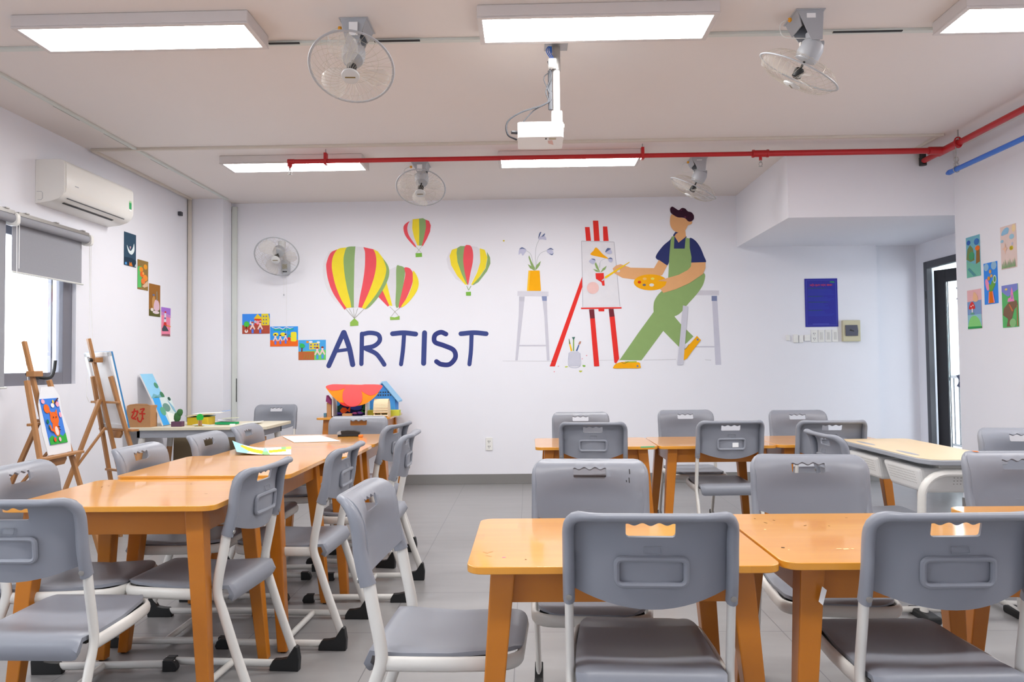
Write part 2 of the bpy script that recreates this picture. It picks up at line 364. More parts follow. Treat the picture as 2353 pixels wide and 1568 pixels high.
def make_chair(label):
    t = thing('classroom_chair', label, 'chair', group='grey classroom chairs')
    # backrest: bent panel with finger grip slot, thick rim running down into two sleeves
    b = MB(); XS = .206; rc = .088
    sj = S0+.05
    bot = [(-.19+.38*k/14, S0+.030-(.030)*(1-((-.19+.38*k/14)/.19)**2)) for k in range(15)]
    top = [(XS-rc+rc*math.cos(a), S1-rc+rc*math.sin(a)) for a in [PI/2*k/8 for k in range(9)]]+[(-XS+rc+rc*math.cos(a), S1-rc+rc*math.sin(a)) for a in [PI/2+PI/2*k/8 for k in range(9)]]
    top = [(x, s+.010*max(0, 1-(x/.206)**2)) for x, s in top]
    out = bot+[(XS-.005, S0+.032)]+top+[(-XS+.005, S0+.032)]
    zt = interp(.866, PZ, SL); zb = interp(.824, PZ, SL)
    hole = [(-.055, zb), (.055, zb), (.060, zb+.0025), (.062, zb+.008)]
    for k in range(0, 41):
        x = .062-.124*k/40; u = (x+.062)/.124; e = min(u, 1-u)*8; hole.append((x, zt-.005+.0055*math.cos(u*2*PI*3) if e > 1 else zt-.005+.0055*math.cos(u*2*PI*3)-.006*(1-e)**2))
    hole += [(-.062, zb+.008), (-.060, zb+.0025)]
    sheet(b, out, [hole], lambda x, s, sd: bp(x, s, sd*.004-.009*min(1, (S1-s)/.10)), GREY, .022)
    path = [(-XS, S0+(S1-rc-S0)*k/14) for k in range(15)]+[(-XS+rc-rc*math.cos(a), S1-rc+rc*math.sin(a)) for a in [PI/2*k/8 for k in range(1, 9)]]
    path += [(XS-rc+rc*math.sin(a), S1-rc+rc*math.cos(a)) for a in [PI/2*k/8 for k in range(0, 9)]]+[(XS, S0+(S1-rc-S0)*k/14) for k in range(13, -1, -1)]
    path = [(x, s+(.010*max(0, 1-(x/.206)**2) if s > S1-rc else 0)) for x, s in path]
    P3 = [Vector(bp(x, s, .010*min(1, (s-S0)/.10)*min(1, .45+(S1-s)/.10))) for x, s in path]; rr = []
    n = len(P3)
    for i in range(n):
        e = min(i, n-1-i); rr.append((.0155, .024-.004*min(1, e/8)) if e < 13 else ((.0155-.0045*min(1, (e-13)/7), .020-.009*min(1, (e-13)/7))))
    # cross-section axes follow the panel: side across the edge, up = rear normal
    vs = []; N = 12
    for i, p in enumerate(P3):
        tt = (P3[min(i+1, n-1)]-P3[max(i-1, 0)]).normalized(); x, s = path[i]
        nr = (Vector(bp(x, s, .01))-Vector(bp(x, s, -.01))).normalized(); sd = tt.cross(nr).normalized(); u2 = sd.cross(tt)
        for k in range(N): a = 2*PI*k/N; vs.append(p+sd*rr[i][0]*math.cos(a)+u2*rr[i][1]*math.sin(a))
    fs = [(i*N+k, i*N+(k+1) % N, (i+1)*N+(k+1) % N, (i+1)*N+k) for i in range(n-1) for k in range(N)]
    fs += [tuple(range(N))[::-1], tuple((n-1)*N+k for k in range(N))]
    b.add(vs, fs, GREY)
    # small moulded stops where the sleeves meet the rolled rim
    back = b.build('backrest', t, ang=50)
    b = MB(); s_lo = interp(.706, PZ, SL); s_hi = interp(.770, PZ, SL)
    ring = rrect(-.086, .086, s_lo, s_hi, .014, 4)
    b.tube([bp(x, s, .001) for x, s in ring], .0078, GREY, 8, closed=True); b.build('label_frame', back)
    b = MB(); b.tube([bp(x, s, .0005) for x, s in rrect(.0-.018, .026, interp(.785, PZ, SL), interp(.803, PZ, SL), .003, 2)], .0011, GREY, 5, closed=True); b.build('moulded_mark', back)
    for sx in (-1, 1):
        b = MB(); p = Vector(bp(sx*XS, S0+.018, .023)); q = Vector(bp(sx*XS, S0+.018, .027)); b.lathe(p, q-p, [(.008, 0), (.008, .003), (.004, .004)], STEEL, 12); b.build('rivet', back)
    # seat: dished shell with a rolled rear edge
    def seat_fn(x, v, sd):
        # v runs 0 (lower rear edge) .. .45 (front edge)
        ys = [-.030, -.046, -.040, -.012, .05, .16, .28, .37, .385]; zs = [.402, .425, .452, .466, .461, .4555, .459, .462, .452]; vv = [0, .025, .052, .085, .147, .257, .377, .467, .488]
        y = interp(v, vv, ys); z = interp(v, vv, zs); e = .004
        dy = interp(v+e, vv, ys)-interp(v-e, vv, ys); dz = interp(v+e, vv, zs)-interp(v-e, vv, zs); d = math.hypot(dy, dz) or 1
        z -= .010*math.cos(min(1, abs(x)/.18)*PI/2)*math.sin(min(1, max(0, (v-.08)/.36))*PI)
        edge = max(0, (abs(x)-.165)/.02); z -= .006*edge**2 if v > .06 else 0
        o = sd*(.006+.005*max(0, 1-v/.09))
        return (x, y-dz/d*o, z+dy/d*o)
    oc = [(-.162, 0), (.162, 0), (.175, .004), (.184, .013), (.188, .026)]+[(.192, .06), (.191, .15), (.186, .28)]
    oc += [(.176-.075+.075*math.cos(a), .488-.09+.09*math.sin(a)) for a in [PI/2*k/8 for k in range(9)]]
    oc += [(-.176+.075-.075*math.sin(a), .488-.09+.09*math.cos(a)) for a in [PI/2*k/8 for k in range(9)]]+[(-.186, .28), (-.191, .15), (-.192, .06), (-.188, .026), (-.184, .013), (-.175, .004)]
    b = MB(); sheet(b, oc, [], seat_fn, GREY, .022)
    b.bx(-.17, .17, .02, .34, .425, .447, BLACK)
    b.build('seat', t, ang=50)
    # steel: seat hoop, two side frames, stretcher, caps
    b = MB(); hp = [(-.2, 0, .430), (-.2, .10, .430), (-.197, .20, .430), (-.19, .29, .431)]
    hp += [(-.188+.065-.065*math.cos(a), .315+.065*math.sin(a), .432) for a in [PI/2*k/6 for k in range(1, 7)]]
    hp += [(-p[0], p[1], p[2]) for p in hp[::-1]]
    b.tube(hp, (.011, .021), WHITE_METAL, 10, up=(0, 0, 1)); b.build('seat_hoop', t, ang=60)
    for sx in (-1, 1):
        b = MB(); X = sx*XS
        sp = smoothline([(-.037, .665), (-.022, .58), (-.004, .49), (-.001, .435), (-.022, .37), (-.065, .24), (-.108, .12), (-.123, .075), (-.118, .045), (-.092, .028), (-.05, .0275)], 5)+[(.10, .0275), (.25, .0275), (.43, .0275)]
        b.tube([(X, y, z) for y, z in sp], (.0125, .020), WHITE_METAL, 10, up=(1, 0, 0)) if False else None
        # flat oval tube, wide in the side plane
        vs = []; n = len(sp); N = 10
        for i in range(n):
            a0, a1 = sp[max(i-1, 0)], sp[min(i+1, n-1)]; dy, dz = a1[0]-a0[0], a1[1]-a0[1]; d = math.hypot(dy, dz); ny, nz = -dz/d, dy/d
            rb = .0185 if i < n-5 else .0155
            for k in range(N): a = 2*PI*k/N; vs.append((X+.0115*math.cos(a), sp[i][0]+ny*rb*math.sin(a), sp[i][1]+nz*rb*math.sin(a)))
        fs = [(i*N+k, i*N+(k+1) % N, (i+1)*N+(k+1) % N, (i+1)*N+k) for i in range(n-1) for k in range(N)]+[tuple(range(N))[::-1], tuple((n-1)*N+k for k in range(N))]
        b.add(vs, fs, WHITE_METAL); fr = b.build('side_frame', t, ang=60)
        cap = [(-.148, 0), (-.151, .05), (-.143, .098), (-.132, .103), (-.115, .078), (-.098, .052), (-.070, .046), (-.040, .044), (-.026, .020), (-.024, 0)]
        b = MB(); b.prism(cap, lambda y, z: (X-.0155, y, z), lambda y, z: (X+.0155, y, z), BLACK); b.build('heel_cap', t, smooth=False, bevel=.003)
        cap = [(.385, 0), (.440, 0), (.446, .014), (.438, .034), (.424, .045), (.385, .046)]
        b = MB(); b.prism(cap, lambda y, z: (X-.0155, y, z), lambda y, z: (X+.0155, y, z), BLACK); b.build('toe_cap', t, smooth=False, bevel=.003)
    b = MB(); b.tube([(-.2, .14, .0275), (.2, .14, .0275)], (.012, .015), WHITE_METAL, 10, up=(0, 0, 1)); b.build('stretcher', t)
    return t
CH = [
 ('grey chair seen from behind at the near orange table, front centre of the picture', .305, 1.985, -3),
 ('grey chair seen from behind at the right edge, nearest the camera there', 1.045, 1.97, 1),
 ('grey chair facing the camera across the near table, scratched on its upper right corner', .222, 2.80, 175.5),
 ('grey chair facing the camera behind the second near table, before the white-edged desk', 1.078, 2.89, 172),
 ('grey chair seen from behind at the far right row, leftmost of its three near-side chairs', .417, 4.93, -6),
 ('grey chair with a small white sticker in the frame on its back', 1.292, 4.95, 2),
 ('grey chair seen from behind at the far right row, beside the white-edged desk', 1.925, 4.90, -3),
 ('grey chair facing the camera beyond the far right row, nearest the low wall socket', .395, 5.73, 179),
 ('grey chair facing the camera beyond the far right row, below the painted stool', 1.232, 5.86, 182),
 ('grey chair facing the camera beyond the far right row, below the blue poster', 2.047, 5.70, 180),
 ('grey chair seen from behind in the near left corner, cut by the left edge', -1.517, 2.25, -1.5),
 ('grey chair turned right at the left end of the nearest left table', -1.905, 2.90, -87),
 ('grey chair turned right beside the second left table, in front of the rear-facing easel', -1.795, 3.60, -90),
 ('grey chair turned right beside the third left table, before the pale craft desk', -1.745, 4.25, -90),
 ('grey chair turned right beside the fourth left table, mostly hidden by two other backs', -1.735, 4.83, -89),
 ('grey chair turned left at the right side of the nearest left table, white leg scuffed', -1.125, 2.93, 86),
 ('grey chair turned left at the right side of the second left table', -.961, 3.56, 87.6),
 ('grey chair turned left beside the last left table, leaning behind a nearer chair', -.955, 4.92, 80),
 ('grey chair turned left beside the third left table, nearest the open aisle', -.774, 4.227, 90),
 ('grey chair in the aisle turned right to the left end of the near table', -.405, 2.295, -93),
 ('grey chair facing the camera at the far end of the left tables', -1.274, 5.52, 183),
 ('grey chair against the back wall between the pale craft desk and the orange craft table', -2.553, 7.44, 177),
 ('grey chair with an orange spot on its shoulder, cut by the right edge', 1.93, 2.94, 178),
 ('grey chair at the right edge behind the white-edged desk, facing the camera', 2.61, 3.98, 172),
 ('grey chair turned right to the left long side of the white-edged desk', 1.64, 3.99, -90)]
proto = make_chair(CH[0][0]); proto.location = (CH[0][1], CH[0][2], 0); proto.rotation_euler = (0, 0, math.radians(CH[0][3]))
CHO = [proto]
for (lab, x, y, a) in CH[1:]: CHO.append(dup(proto, (x, y, 0), math.radians(a), lab))
# ------------------------------------------------------------------ orange wooden tables
def wooden_table(label, x0, x1, y0, y1, z, group='orange wooden classroom tables', name='wooden_table'):
    cx, cy = (x0+x1)/2, (y0+y1)/2; hw, hd = (x1-x0)/2, (y1-y0)/2
    t = thing(name, label, 'table', (cx, cy, 0), 0, group)
    b = MB(); pts = rrect(-hw, hw, -hd, hd, .045, 5); th = .02
    b.prism(pts, lambda x, y: (x, y, z-th), lambda x, y: (x, y, z), WOOD); b.build('tabletop', t, ang=40, bevel=.004, seg=3)
    i, h = .085, .095
    for (a0, a1, c0, c1) in ((-hw+i, hw-i, -hd+i-.01, -hd+i+.012), (-hw+i, hw-i, hd-i-.012, hd-i+.01), (-hw+i-.01, -hw+i+.012, -hd+i, hd-i), (hw-i-.012, hw-i+.01, -hd+i, hd-i)):
        b = MB(); b.bx(a0, a1, c0, c1, z-th-h, z-th, LEGW); b.build('apron', t, smooth=False, bevel=.002)
    for sx in (-1, 1):
        for sy in (-1, 1):
            tx, ty = sx*(hw-.095), sy*(hd-.085); bx_, by = sx*(hw-.035), sy*(hd-.035)
            def ring(cx, cy, r, zz): return [(cx+px*r, cy+py*r, zz) for px, py in ((-1, -1), (1, -1), (1, 1), (-1, 1))]
            b = MB(); b.hull8(ring(bx_, by, .021, 0.006), ring(tx, ty, .033, z-th), LEGW); b.bx(bx_-.012, bx_+.012, by-.012, by+.012, 0, .008, BLACK)
            b.build('leg', t, smooth=False, bevel=.006)
    return t
TL, TR_, TM = .77, .725, .715
TB = [
 ('glossy orange wooden table, nearest of the left row, behind the corner chair', -1.89, -1.115, 2.63, 3.275, TL),
 ('glossy orange wooden table, second of the left row', -1.84, -1.06, 3.29, 4.04, TL+.012),
 ('glossy orange wooden table holding a curled watercolour sheet', -1.77, -.975, 4.05, 4.67, TL),
 ('glossy orange wooden table holding a white sheet and a black eraser', -1.77, -.97, 4.68, 5.41, TL),
 ('orange wooden table at front centre, with its whole left end in view', -.17, .655, 1.975, 2.60, TR_),
 ('orange wooden table at front right, with a white tag on its leg', .665, 1.49, 2.0, 2.65, TR_),
 ('orange wooden table at the right edge, mostly behind the nearest right chair', 1.50, 2.32, 2.15, 2.76, TR_),
 ('orange wooden table at the left end of the far right row', .038, .842, 4.93, 5.55, TM),
 ('orange wooden table in the middle of the far right row', .85, 1.615, 4.93, 5.57, TM),
 ('orange wooden table at the right end of the far right row', 1.62, 2.42, 4.95, 5.57, TM),
 ('orange wooden table against the back wall carrying paper craft houses', -2.06, -1.34, 7.20, 7.96, .77)]
TBO = [wooden_table(*a) for a in TB]
# stickers and scuffs that belong to single chairs and tables
def child_patch(parent, name, pts, mt, label=None):
    b = MB(); b.add(pts, [tuple(range(len(pts)))], mt); o = b.build(name, parent, smooth=False)
    if label: o['label'] = label
    return o
sm = interp(.732, PZ, SL)
child_patch(CHO[5], 'sticker', [bp(x, sm+d, -.0035) for x, d in ((.005, -.014), (.045, -.014), (.045, .014), (.005, .014))], PAPER, 'small white sticker')
tl = TBO[5].location
child_patch(TBO[5], 'paper_tag', [on_y(u, v, 2.03)-tl for u, v in ((1889, 1348), (1900, 1357), (1891, 1392), (1881, 1383))], PAPER, 'white paper tag on the leg')
INK = mat('black_ink', (50, 48, 52), .8)
for (x, z, l) in ((-.150, .845, .018), (-.148, .815, .02), (-.138, .812, .008)):
    s_ = interp(z, PZ, SL); child_patch(CHO[2], 'ink_mark', [bp(x-.0015, s_-l/2, -.0136), bp(x+.0015, s_-l/2, -.0136), bp(x+.0025, s_+l/2, -.0136), bp(x-.0005, s_+l/2, -.0136)], INK)
s_ = S1-.012
child_patch(CHO[22], 'orange_spot', [bp(.158+dx, s_+dy, -.0078) for dx, dy in ((0, 0), (-.022, -.002), (-.023, -.014), (-.002, -.012))], paint((232, 120, 60)))

def scuffs(tb, z, marks, name='scuff_marks'):
    b = MB(); o = tb.location
    for (u0, v0, u1, v1, w_, c) in marks:
        a, d = on_z(u0, v0, z)-o, on_z(u1, v1, z)-o; n = Vector((-(d.y-a.y), d.x-a.x, 0)).normalized()*w_; k = Vector((0, 0, .0006)); a.z = d.z = z; b.add([a-n+k, d-n+k, d+n+k, a+n+k], [(0, 1, 2, 3)], paint(c))
    b.build(name, tb, smooth=False)
DK, PL = (96, 70, 40), (250, 225, 170)
scuffs(TBO[5], TR_, [(1795, 1259, 1803, 1259.5, .004, (60, 50, 40)), (1922, 1262, 1934, 1262, .0025, PL), (1938, 1263, 1950, 1262, .004, PL), (1956, 1262, 1962, 1262, .003, PL), (1847, 1209, 1853, 1208, .002, DK), (1942, 1190.5, 1948, 1191, .002, DK), (1776, 1196, 1781, 1197, .002, DK), (1755, 1201, 1763, 1203, .0015, DK), (1903, 1209, 1907, 1210, .002, DK), (1757, 1218, 1759, 1217, .003, PL), (1733, 1192, 1736, 1193, .002, DK), (1811, 1264, 1814, 1265, .002, PL)])
scuffs(TBO[4], TR_, [(1154, 1282, 1162, 1281.5, .002, (226, 120, 200)), (1110, 1269, 1122, 1273, .0008, (180, 130, 50)), (1116, 1277, 1130, 1280, .0008, (180, 130, 50)), (1122, 1271, 1133, 1268, .0008, (180, 130, 50)), (1207, 1286, 1209, 1287, .002, DK)])
scuffs(TBO[0], TL, [(232, 1121, 236, 1119, .002, DK), (248, 1118, 252, 1117, .002, DK), (438, 1112.5, 440, 1113, .002, DK), (470, 1135, 477, 1136, .0012, DK)])
t7 = TBO[7].location
child_patch(TBO[7], 'green_edge_mark', [on_y(u, v, 4.9285)-t7 for u, v in ((1472, 1026.5), (1504, 1025.5), (1504, 1028.5), (1472, 1029.5))], paint((110, 190, 130)), 'strip of green paint on the table edge')
# ------------------------------------------------------------------ white-edged double desk on the right
t = thing('double_desk', 'long pale-topped desk with grey edge and white perforated book trays', 'desk', (2.145, 4.23, 0))
b = MB(); hw, hd = .215, .53
pts = [(-hw, -hd+.10), (-hw+.03, -hd+.025), (-hw+.07, -hd), (hw-.07, -hd), (hw-.03, -hd+.025), (hw, -hd+.10), (hw, hd-.03), (hw-.03, hd), (-hw+.03, hd), (-hw, hd-.03)]
b.prism(pts, lambda x, y: (x, y, .742), lambda x, y: (x, y, .768), GEDGE); b.build('edge_band', t, bevel=.005, seg=3)
b = MB(); b.prism([(x*.982, y*.993) for x, y in pts], lambda x, y: (x, y, .768), lambda x, y: (x, y, .770), LAM); top = b.build('desktop', t, smooth=False)
for yy in (-.22, .27):
    b = MB(); b.poly(ell(-.155, yy, .018, .12, 20), lambda x, y: (x, y, .7706), GEDGE); b.build('pen_groove', top, smooth=False)
for yy in (-.50, .42):
    b = MB(); P = [(-.235, yy, .02), (-.235, yy, .45), (-.232, yy, .56)]+[(-.232+.12-.12*math.cos(a), yy, .58+.12*math.sin(a)) for a in [PI/2*k/8 for k in range(1, 9)]]+[(0, yy, .70)]
    P += [(-p[0], p[1], p[2]) for p in P[::-1][1:]]
    b.tube(P, (.018, .026), WHITE_METAL, 12, up=(0, 1, 0)); b.build('arch_leg', t)
    for sx in (-1, 1):
        b = MB(); b.box((sx*.235, yy, .018), (.07, .20, .036), BLACK); b.build('foot', t, smooth=False, bevel=.01)
b = MB(); b.bx(-.1, .1, -.42, .44, .715, .742, WHITE_METAL); b.build('under_frame', t, smooth=False, bevel=.004)
b = MB(); b.bx(.20, .225, -.4, .42, .10, .16, WHITE_METAL); b.build('foot_rail', t, smooth=False, bevel=.004)
for yc in (-.215, .24):
    b = MB(); W0, W1 = -.195, .19; y0, y1 = yc-.20, yc+.20
    A = [(W0+.03, y0+.03, .585), (W1-.03, y0+.03, .585), (W1-.03, y1-.03, .585), (W0+.03, y1-.03, .585)]; B = [(W0, y0, .715), (W1, y0, .715), (W1, y1, .715), (W0, y1, .715)]
    b.hull8(A, B, WHITEP); tray = b.build('book_tray', t, smooth=False, bevel=.02, seg=3)
    b = MB(); HOLE = mat('tray_hole', (150, 148, 142), .8)
    for i in range(5):
        for k in range(19):
            z = .63+i*.014; y = yc-.135+k*.015; f = (z-.585)/.13; x = W0+.03*(1-f)-.0008
            b.add([(x, y, z), (x, y+.006, z), (x, y+.006, z+.006), (x, y, z+.006)], [(0, 1, 2, 3)], HOLE)
    if yc < 0:
        for i in range(4):
            for k in range(9):
                z = .63+i*.016; x = -.02+k*.017; f = (z-.585)/.13; y = y0+.03*(1-f)-.0008
                b.add([(x, y, z), (x+.006, y, z), (x+.006, y, z+.006), (x, y, z+.006)], [(0, 1, 2, 3)], HOLE)
    b.build('perforation', tray, smooth=False)
# ------------------------------------------------------------------ pale craft desk at the back left
t = thing('craft_desk', 'pale laminate desk with white and wood legs in the back left corner', 'desk', (-2.90, 6.815, 0))
b = MB(); b.bx(-.62, .62, -.335, .335, .722, .75, LAMB); b.build('desktop', t, smooth=False, bevel=.004)
b = MB(); b.bx(-.54, .54, -.30, -.27, .655, .722, GEDGE); b.bx(-.54, .54, .27, .30, .655, .722, GEDGE); b.bx(-.54, -.51, -.3, .3, .655, .722, GEDGE); b.bx(.51, .54, -.3, .3, .655, .722, GEDGE); b.build('apron', t, smooth=False, bevel=.003)
for sx in (-1, 1):
    for sy in (-1, 1):
        p0 = Vector((sx*.50, sy*.26, .722)); p1 = Vector((sx*.59, sy*.31, 0)); q = p0.lerp(p1, .27)
        b = MB(); b.tube([p0, q], [.03, .027], WHITE_METAL, 14); l = b.build('leg', t)
        b = MB(); b.tube([q, p1], [.026, .016], PINE, 14); b.build('wooden_foot', l)
b = MB(); b.box((-3.14, 7.22, .33), (.62, .02, .66), mat('khaki_board', (150, 134, 108), .7), Matrix.Rotation(-.04, 3, 'X')); tag(b.build('storage_board', smooth=False, bevel=.003), 'khaki brown board standing upright under the pale craft desk', 'board')
t = thing('framed_blackboard', 'small wood-framed blackboard standing under the right end of the craft desk', 'blackboard', (-2.52, 6.86, 0))
b = MB(); b.bx(-.10, .10, -.015, .015, .0, .63, PINE); b.build('frame', t, smooth=False, bevel=.003)
b = MB(); b.bx(-.075, .075, -.018, -.0155, .02, .60, mat('blackboard_green', (34, 52, 52), .7)); b.build('board', t, smooth=False)
# ------------------------------------------------------------------ things lying on the left tables
b = MB()
c = [on_z(u, v, .7745) for u, v in ((649, 1003), (735, 1000.5), (782, 1013.5), (676, 1016.5))]
b.prism([(p.x, p.y) for p in c], lambda x, y: (x, y, .7715), lambda x, y: (x, y, .7745), PAPER); tag(b.build('paper_sheet', smooth=False), 'blank white sheet lying askew on the last left table', 'paper')
WC = [paint((246, 250, 250)), paint((168, 218, 226)), paint((250, 212, 56)), paint((160, 212, 150)), paint((228, 236, 120))]
b = MB(); A0 = on_z(556, 1043, .78); B0 = on_z(669, 1042.5, .78); A1 = on_z(545, 1028, .78); B1 = on_z(669, 1026.5, .78); n = 60; mj = 20
def wcp(i, j):
    f = i/n; p = A0.lerp(B0, f).lerp(A1.lerp(B1, f), j/mj); k = max(0, 1-f*2.2)**2
    return (p.x-.03*k, p.y, .774+.045*k*(.35+.65*j/mj)+.006*f**3*j/mj)
for i in range(n):
    for j in range(mj):
        f = i/n; g = j/mj; k = 0
        if f < .14+.05*math.sin(g*7): k = 1
        elif abs(g-(.75-1.1*f)) < .26 and f < .48: k = 2
        elif abs(g-(.35+.55*(f-.5))) < .17 and f > .56 and f < .90: k = 2
        if .40+.1*g < f < .56-.05*g: k = 3 if g < .45 else 1
        if f > .80 and g > .62: k = 3 if f < .9 else 4
        b.add([wcp(i, j), wcp(i+1, j), wcp(i+1, j+1), wcp(i, j+1)], [(0, 1, 2, 3)], WC[k])
o = b.build('watercolour_sheet'); tag(o, 'curled yellow and blue watercolour sheet on the third left table', 'painting'); so = o.modifiers.new('thick', 'SOLIDIFY'); so.thickness = .0012
t = thing('whiteboard_eraser', 'black whiteboard eraser with a grey end on the last left table', 'eraser', on_z(802, 1003, .77), .12)
b = MB(); b.bx(-.075, .075, -.028, .028, 0, .014, BLACK); b.build('felt_pad', t, smooth=False, bevel=.003)
b = MB(); pr = [(-.078, .014), (.078, .014), (.076, .030), (.04, .041), (-.01, .044), (-.055, .040), (-.077, .030)]
b.prism(pr, lambda x, z: (x, -.027, z), lambda x, z: (x, .027, z), BLACK); b.build('handle', t, bevel=.004)
b = MB(); b.prism([(-.079, .014), (-.05, .016), (-.055, .041), (-.078, .031)], lambda x, z: (x, -.0275, z), lambda x, z: (x, .0275, z), GEDGE); b.build('end_cap', t, smooth=False)
b = MB(); p = on_z(829, 1005, .77); b.box((p.x, p.y, .779), (.028, .03, .016), paint((250, 140, 70))); tag(b.build('orange_block', smooth=False, bevel=.003), 'small orange block beside the black eraser', 'block')
# ------------------------------------------------------------------ easels
def easel(label, x, y, head, ztray, lean=.24, reach=.46, dz=0):
    t = thing('wooden_easel', label, 'easel', (x, y, 0), head, 'wooden easels')
    def P(u, z, o=0): return Vector((u, (ztray-z)*lean-.0+o, z))
    def bar(name, a, c, wd, th, parent=t, m=BEECH, up=(0, 1, 0)):
        b = MB(); a = Vector(a); c = Vector(c); d = (c-a).normalized(); s = d.cross(Vector(up)).normalized(); q = s.cross(d)
        f = lambda p: [p-s*wd-q*th, p+s*wd-q*th, p+s*wd+q*th, p-s*wd+q*th]
        b.hull8(f(a), f(c), m); return b.build(name, parent, smooth=False, bevel=.003)
    for sx in (-1, 1): bar('front_leg', P(sx*.235, 0), P(sx*.11, ztray+.46-dz*1.5), .014, .012)
    bar('mast', P(0, .30, -.03), P(0, ztray+.70-dz, -.03), .014, .011)
    bar('rear_leg', P(0, ztray+.22, -.05), (0, -reach-.05, 0), .014, .012)
    bar('brace', P(-.012, ztray+.02, -.05), (0, -.30, ztray-.28), .009, .008)
    bar('crossbar', P(-.17, ztray+.20, -.014), P(.17, ztray+.20, -.014), .012, .008, up=(0, 0, 1))
    bar('crossbar', P(-.19, ztray-.30, -.014), P(.19, ztray-.30, -.014), .012, .008, up=(0, 0, 1))
    b = MB(); c = P(0, ztray, .035); b.box(c, (.41, .055, .016), BEECH); tr = b.build('tray', t, smooth=False, bevel=.003)
    b = MB(); b.prism([(-.075, 0), (.075, 0), (.08, -.02), (.055, -.05), (-.055, -.05), (-.08, -.02)], lambda u, z: (u, c.y-.03, c.z-.008+z), lambda u, z: (u, c.y-.012, c.z-.008+z), BEECH); b.build('tray_clamp', tr, smooth=False, bevel=.002)
    b = MB(); c2 = P(0, ztray+.50, -.012); b.box(c2, (.09, .05, .035), BEECH); b.tube([c2+Vector((0, -.05, 0)), c2+Vector((0, -.02, 0))], .014, BLACK); b.build('top_clamp', t, smooth=False, bevel=.003)
    return t
E1 = easel('wooden easel by the window holding the orange cat clay picture', -2.89, 4.53, -PI/2+.04, .735)
E2 = easel('wooden easel seen from behind beside the window, holding a turned-away canvas', -2.98, 5.33, -math.radians(30), .825, dz=.05)
def leaning(parent_t, zt, lean, u0, u1, h, th, off, mb_fn, name, label, cat):
    # a board standing on the tray of an easel
    t = thing(name, label, cat, parent_t.location, parent_t.rotation_euler.z)
    k = math.sqrt(1+lean*lean)
    def f(u, v, d=0): return (u, off-(v/k)*lean+d/k, zt+.010+v/k+d*lean/k)
    mb_fn(t, f, u0, u1, h, th); return t
def cat_board(t, f, u0, u1, h, th):
    b = MB(); pts = [(u0+.03, 0), (u1-.01, 0), (u1, h*.35), (u1-.03, h*.75), (u1-.09, h), (u0+.06, h), (u0+.02, h*.85), (u0+.035, h*.6), (u0, h*.3)]
    b.prism([(x, y) for x, y in pts], lambda u, v: f(u, v, 0), lambda u, v: f(u, v, th), mat('white_board', (226, 228, 232), .6)); b.build('backing_board', t, smooth=False)
    b = MB(); a0, a1, v0, v1 = u0+.055, u1-.045, .06, .345; z0 = th
    W_, H_ = a1-a0, v1-v0
    def g(layer): return lambda x, y: f(a0+x*W_, v0+y*H_, z0+.004+layer*.0012)
    b.prism([(0, 0), (1, 0), (1, 1), (0, 1)], lambda x, y: f(a0+x*W_, v0+y*H_, z0), g(0), paint((70, 130, 220)))
    L = [((60, 170, 70), [(0, 0), (1, 0), (1, .14), (.8, .2), (.6, .13), (.4, .22), (.2, .15), (0, .22)]), ((236, 108, 40), ell(.45, .55, .24, .15)), ((236, 108, 40), ell(.48, .33, .19, .17)),
         ((236, 108, 40), [(.24, .6), (.22, .76), (.38, .68)]), ((236, 108, 40), [(.66, .6), (.68, .76), (.52, .68)]), ((250, 220, 210), ell(.48, .28, .1, .1)), ((236, 108, 40), ell(.78, .78, .16, .1)),
         ((250, 170, 190), ell(.12, .86, .1, .06)), ((250, 170, 190), ell(.9, .94, .1, .05)), ((250, 170, 190), ell(.1, .62, .07, .06)), ((235, 235, 235), ell(.42, .84, .1, .05)), ((240, 200, 60), ell(.35, .92, .05, .04)),
         ((40, 30, 30), ell(.37, .58, .025, .018, 8)), ((40, 30, 30), ell(.53, .58, .025, .018, 8)), ((235, 90, 50), ell(.72, .1, .07, .05)), ((250, 180, 200), ell(.45, .09, .07, .05)), ((30, 120, 80), ell(.9, .5, .06, .05)), ((30, 120, 80), ell(.85, .38, .06, .05)),
         ((90, 50, 60), [(.02, .98), (.3, .86), (.32, .9), (.06, 1)]), ((40, 30, 30), [(.3, .36), (.42, .38), (.42, .36), (.3, .34)]), ((40, 30, 30), [(.3, .30), (.40, .32), (.40, .30), (.3, .28)]), ((236, 108, 40), [(.64, .24), (.85, .3), (.9, .42), (.82, .42), (.78, .34), (.64, .3)])]
    for i, (c, p) in enumerate(L): b.poly(p, g(1+i*.3), paint(c))
    b.build('clay_picture', t, smooth=False)
leaning(E1, .735, .24, -.17, .11, .42, .004, .012, cat_board, 'mounted_clay_picture', 'white board with an orange clay cat picture standing on the left easel', 'picture')
def big_canvas(t, f, u0, u1, h, th):
    b = MB(); b.prism([(u0, 0), (u1, 0), (u1, h), (u0, h)], lambda u, v: f(u, v, .010), lambda u, v: f(u, v, .022), mat('canvas_edge_blue', (56, 132, 190), .7)); c = b.build('painted_canvas', t, smooth=False)
    b = MB()
    for (a0, a1, b0, b1) in ((u0, u1, 0, .03), (u0, u1, h-.03, h), (u0, u0+.03, 0, h), (u1-.03, u1, 0, h)): b.prism([(a0, b0), (a1, b0), (a1, b1), (a0, b1)], lambda u, v: f(u, v, -.004), lambda u, v: f(u, v, .0098), PAPER)
    b.build('stretcher_frame', t, smooth=False)
    b = MB(); b.prism([(u0+.002, .002), (u1-.002, .002), (u1-.002, h-.002), (u0+.002, h-.002)], lambda u, v: f(u, v, .007), lambda u, v: f(u, v, .0099), PAPER); b.build('canvas_back', t, smooth=False)
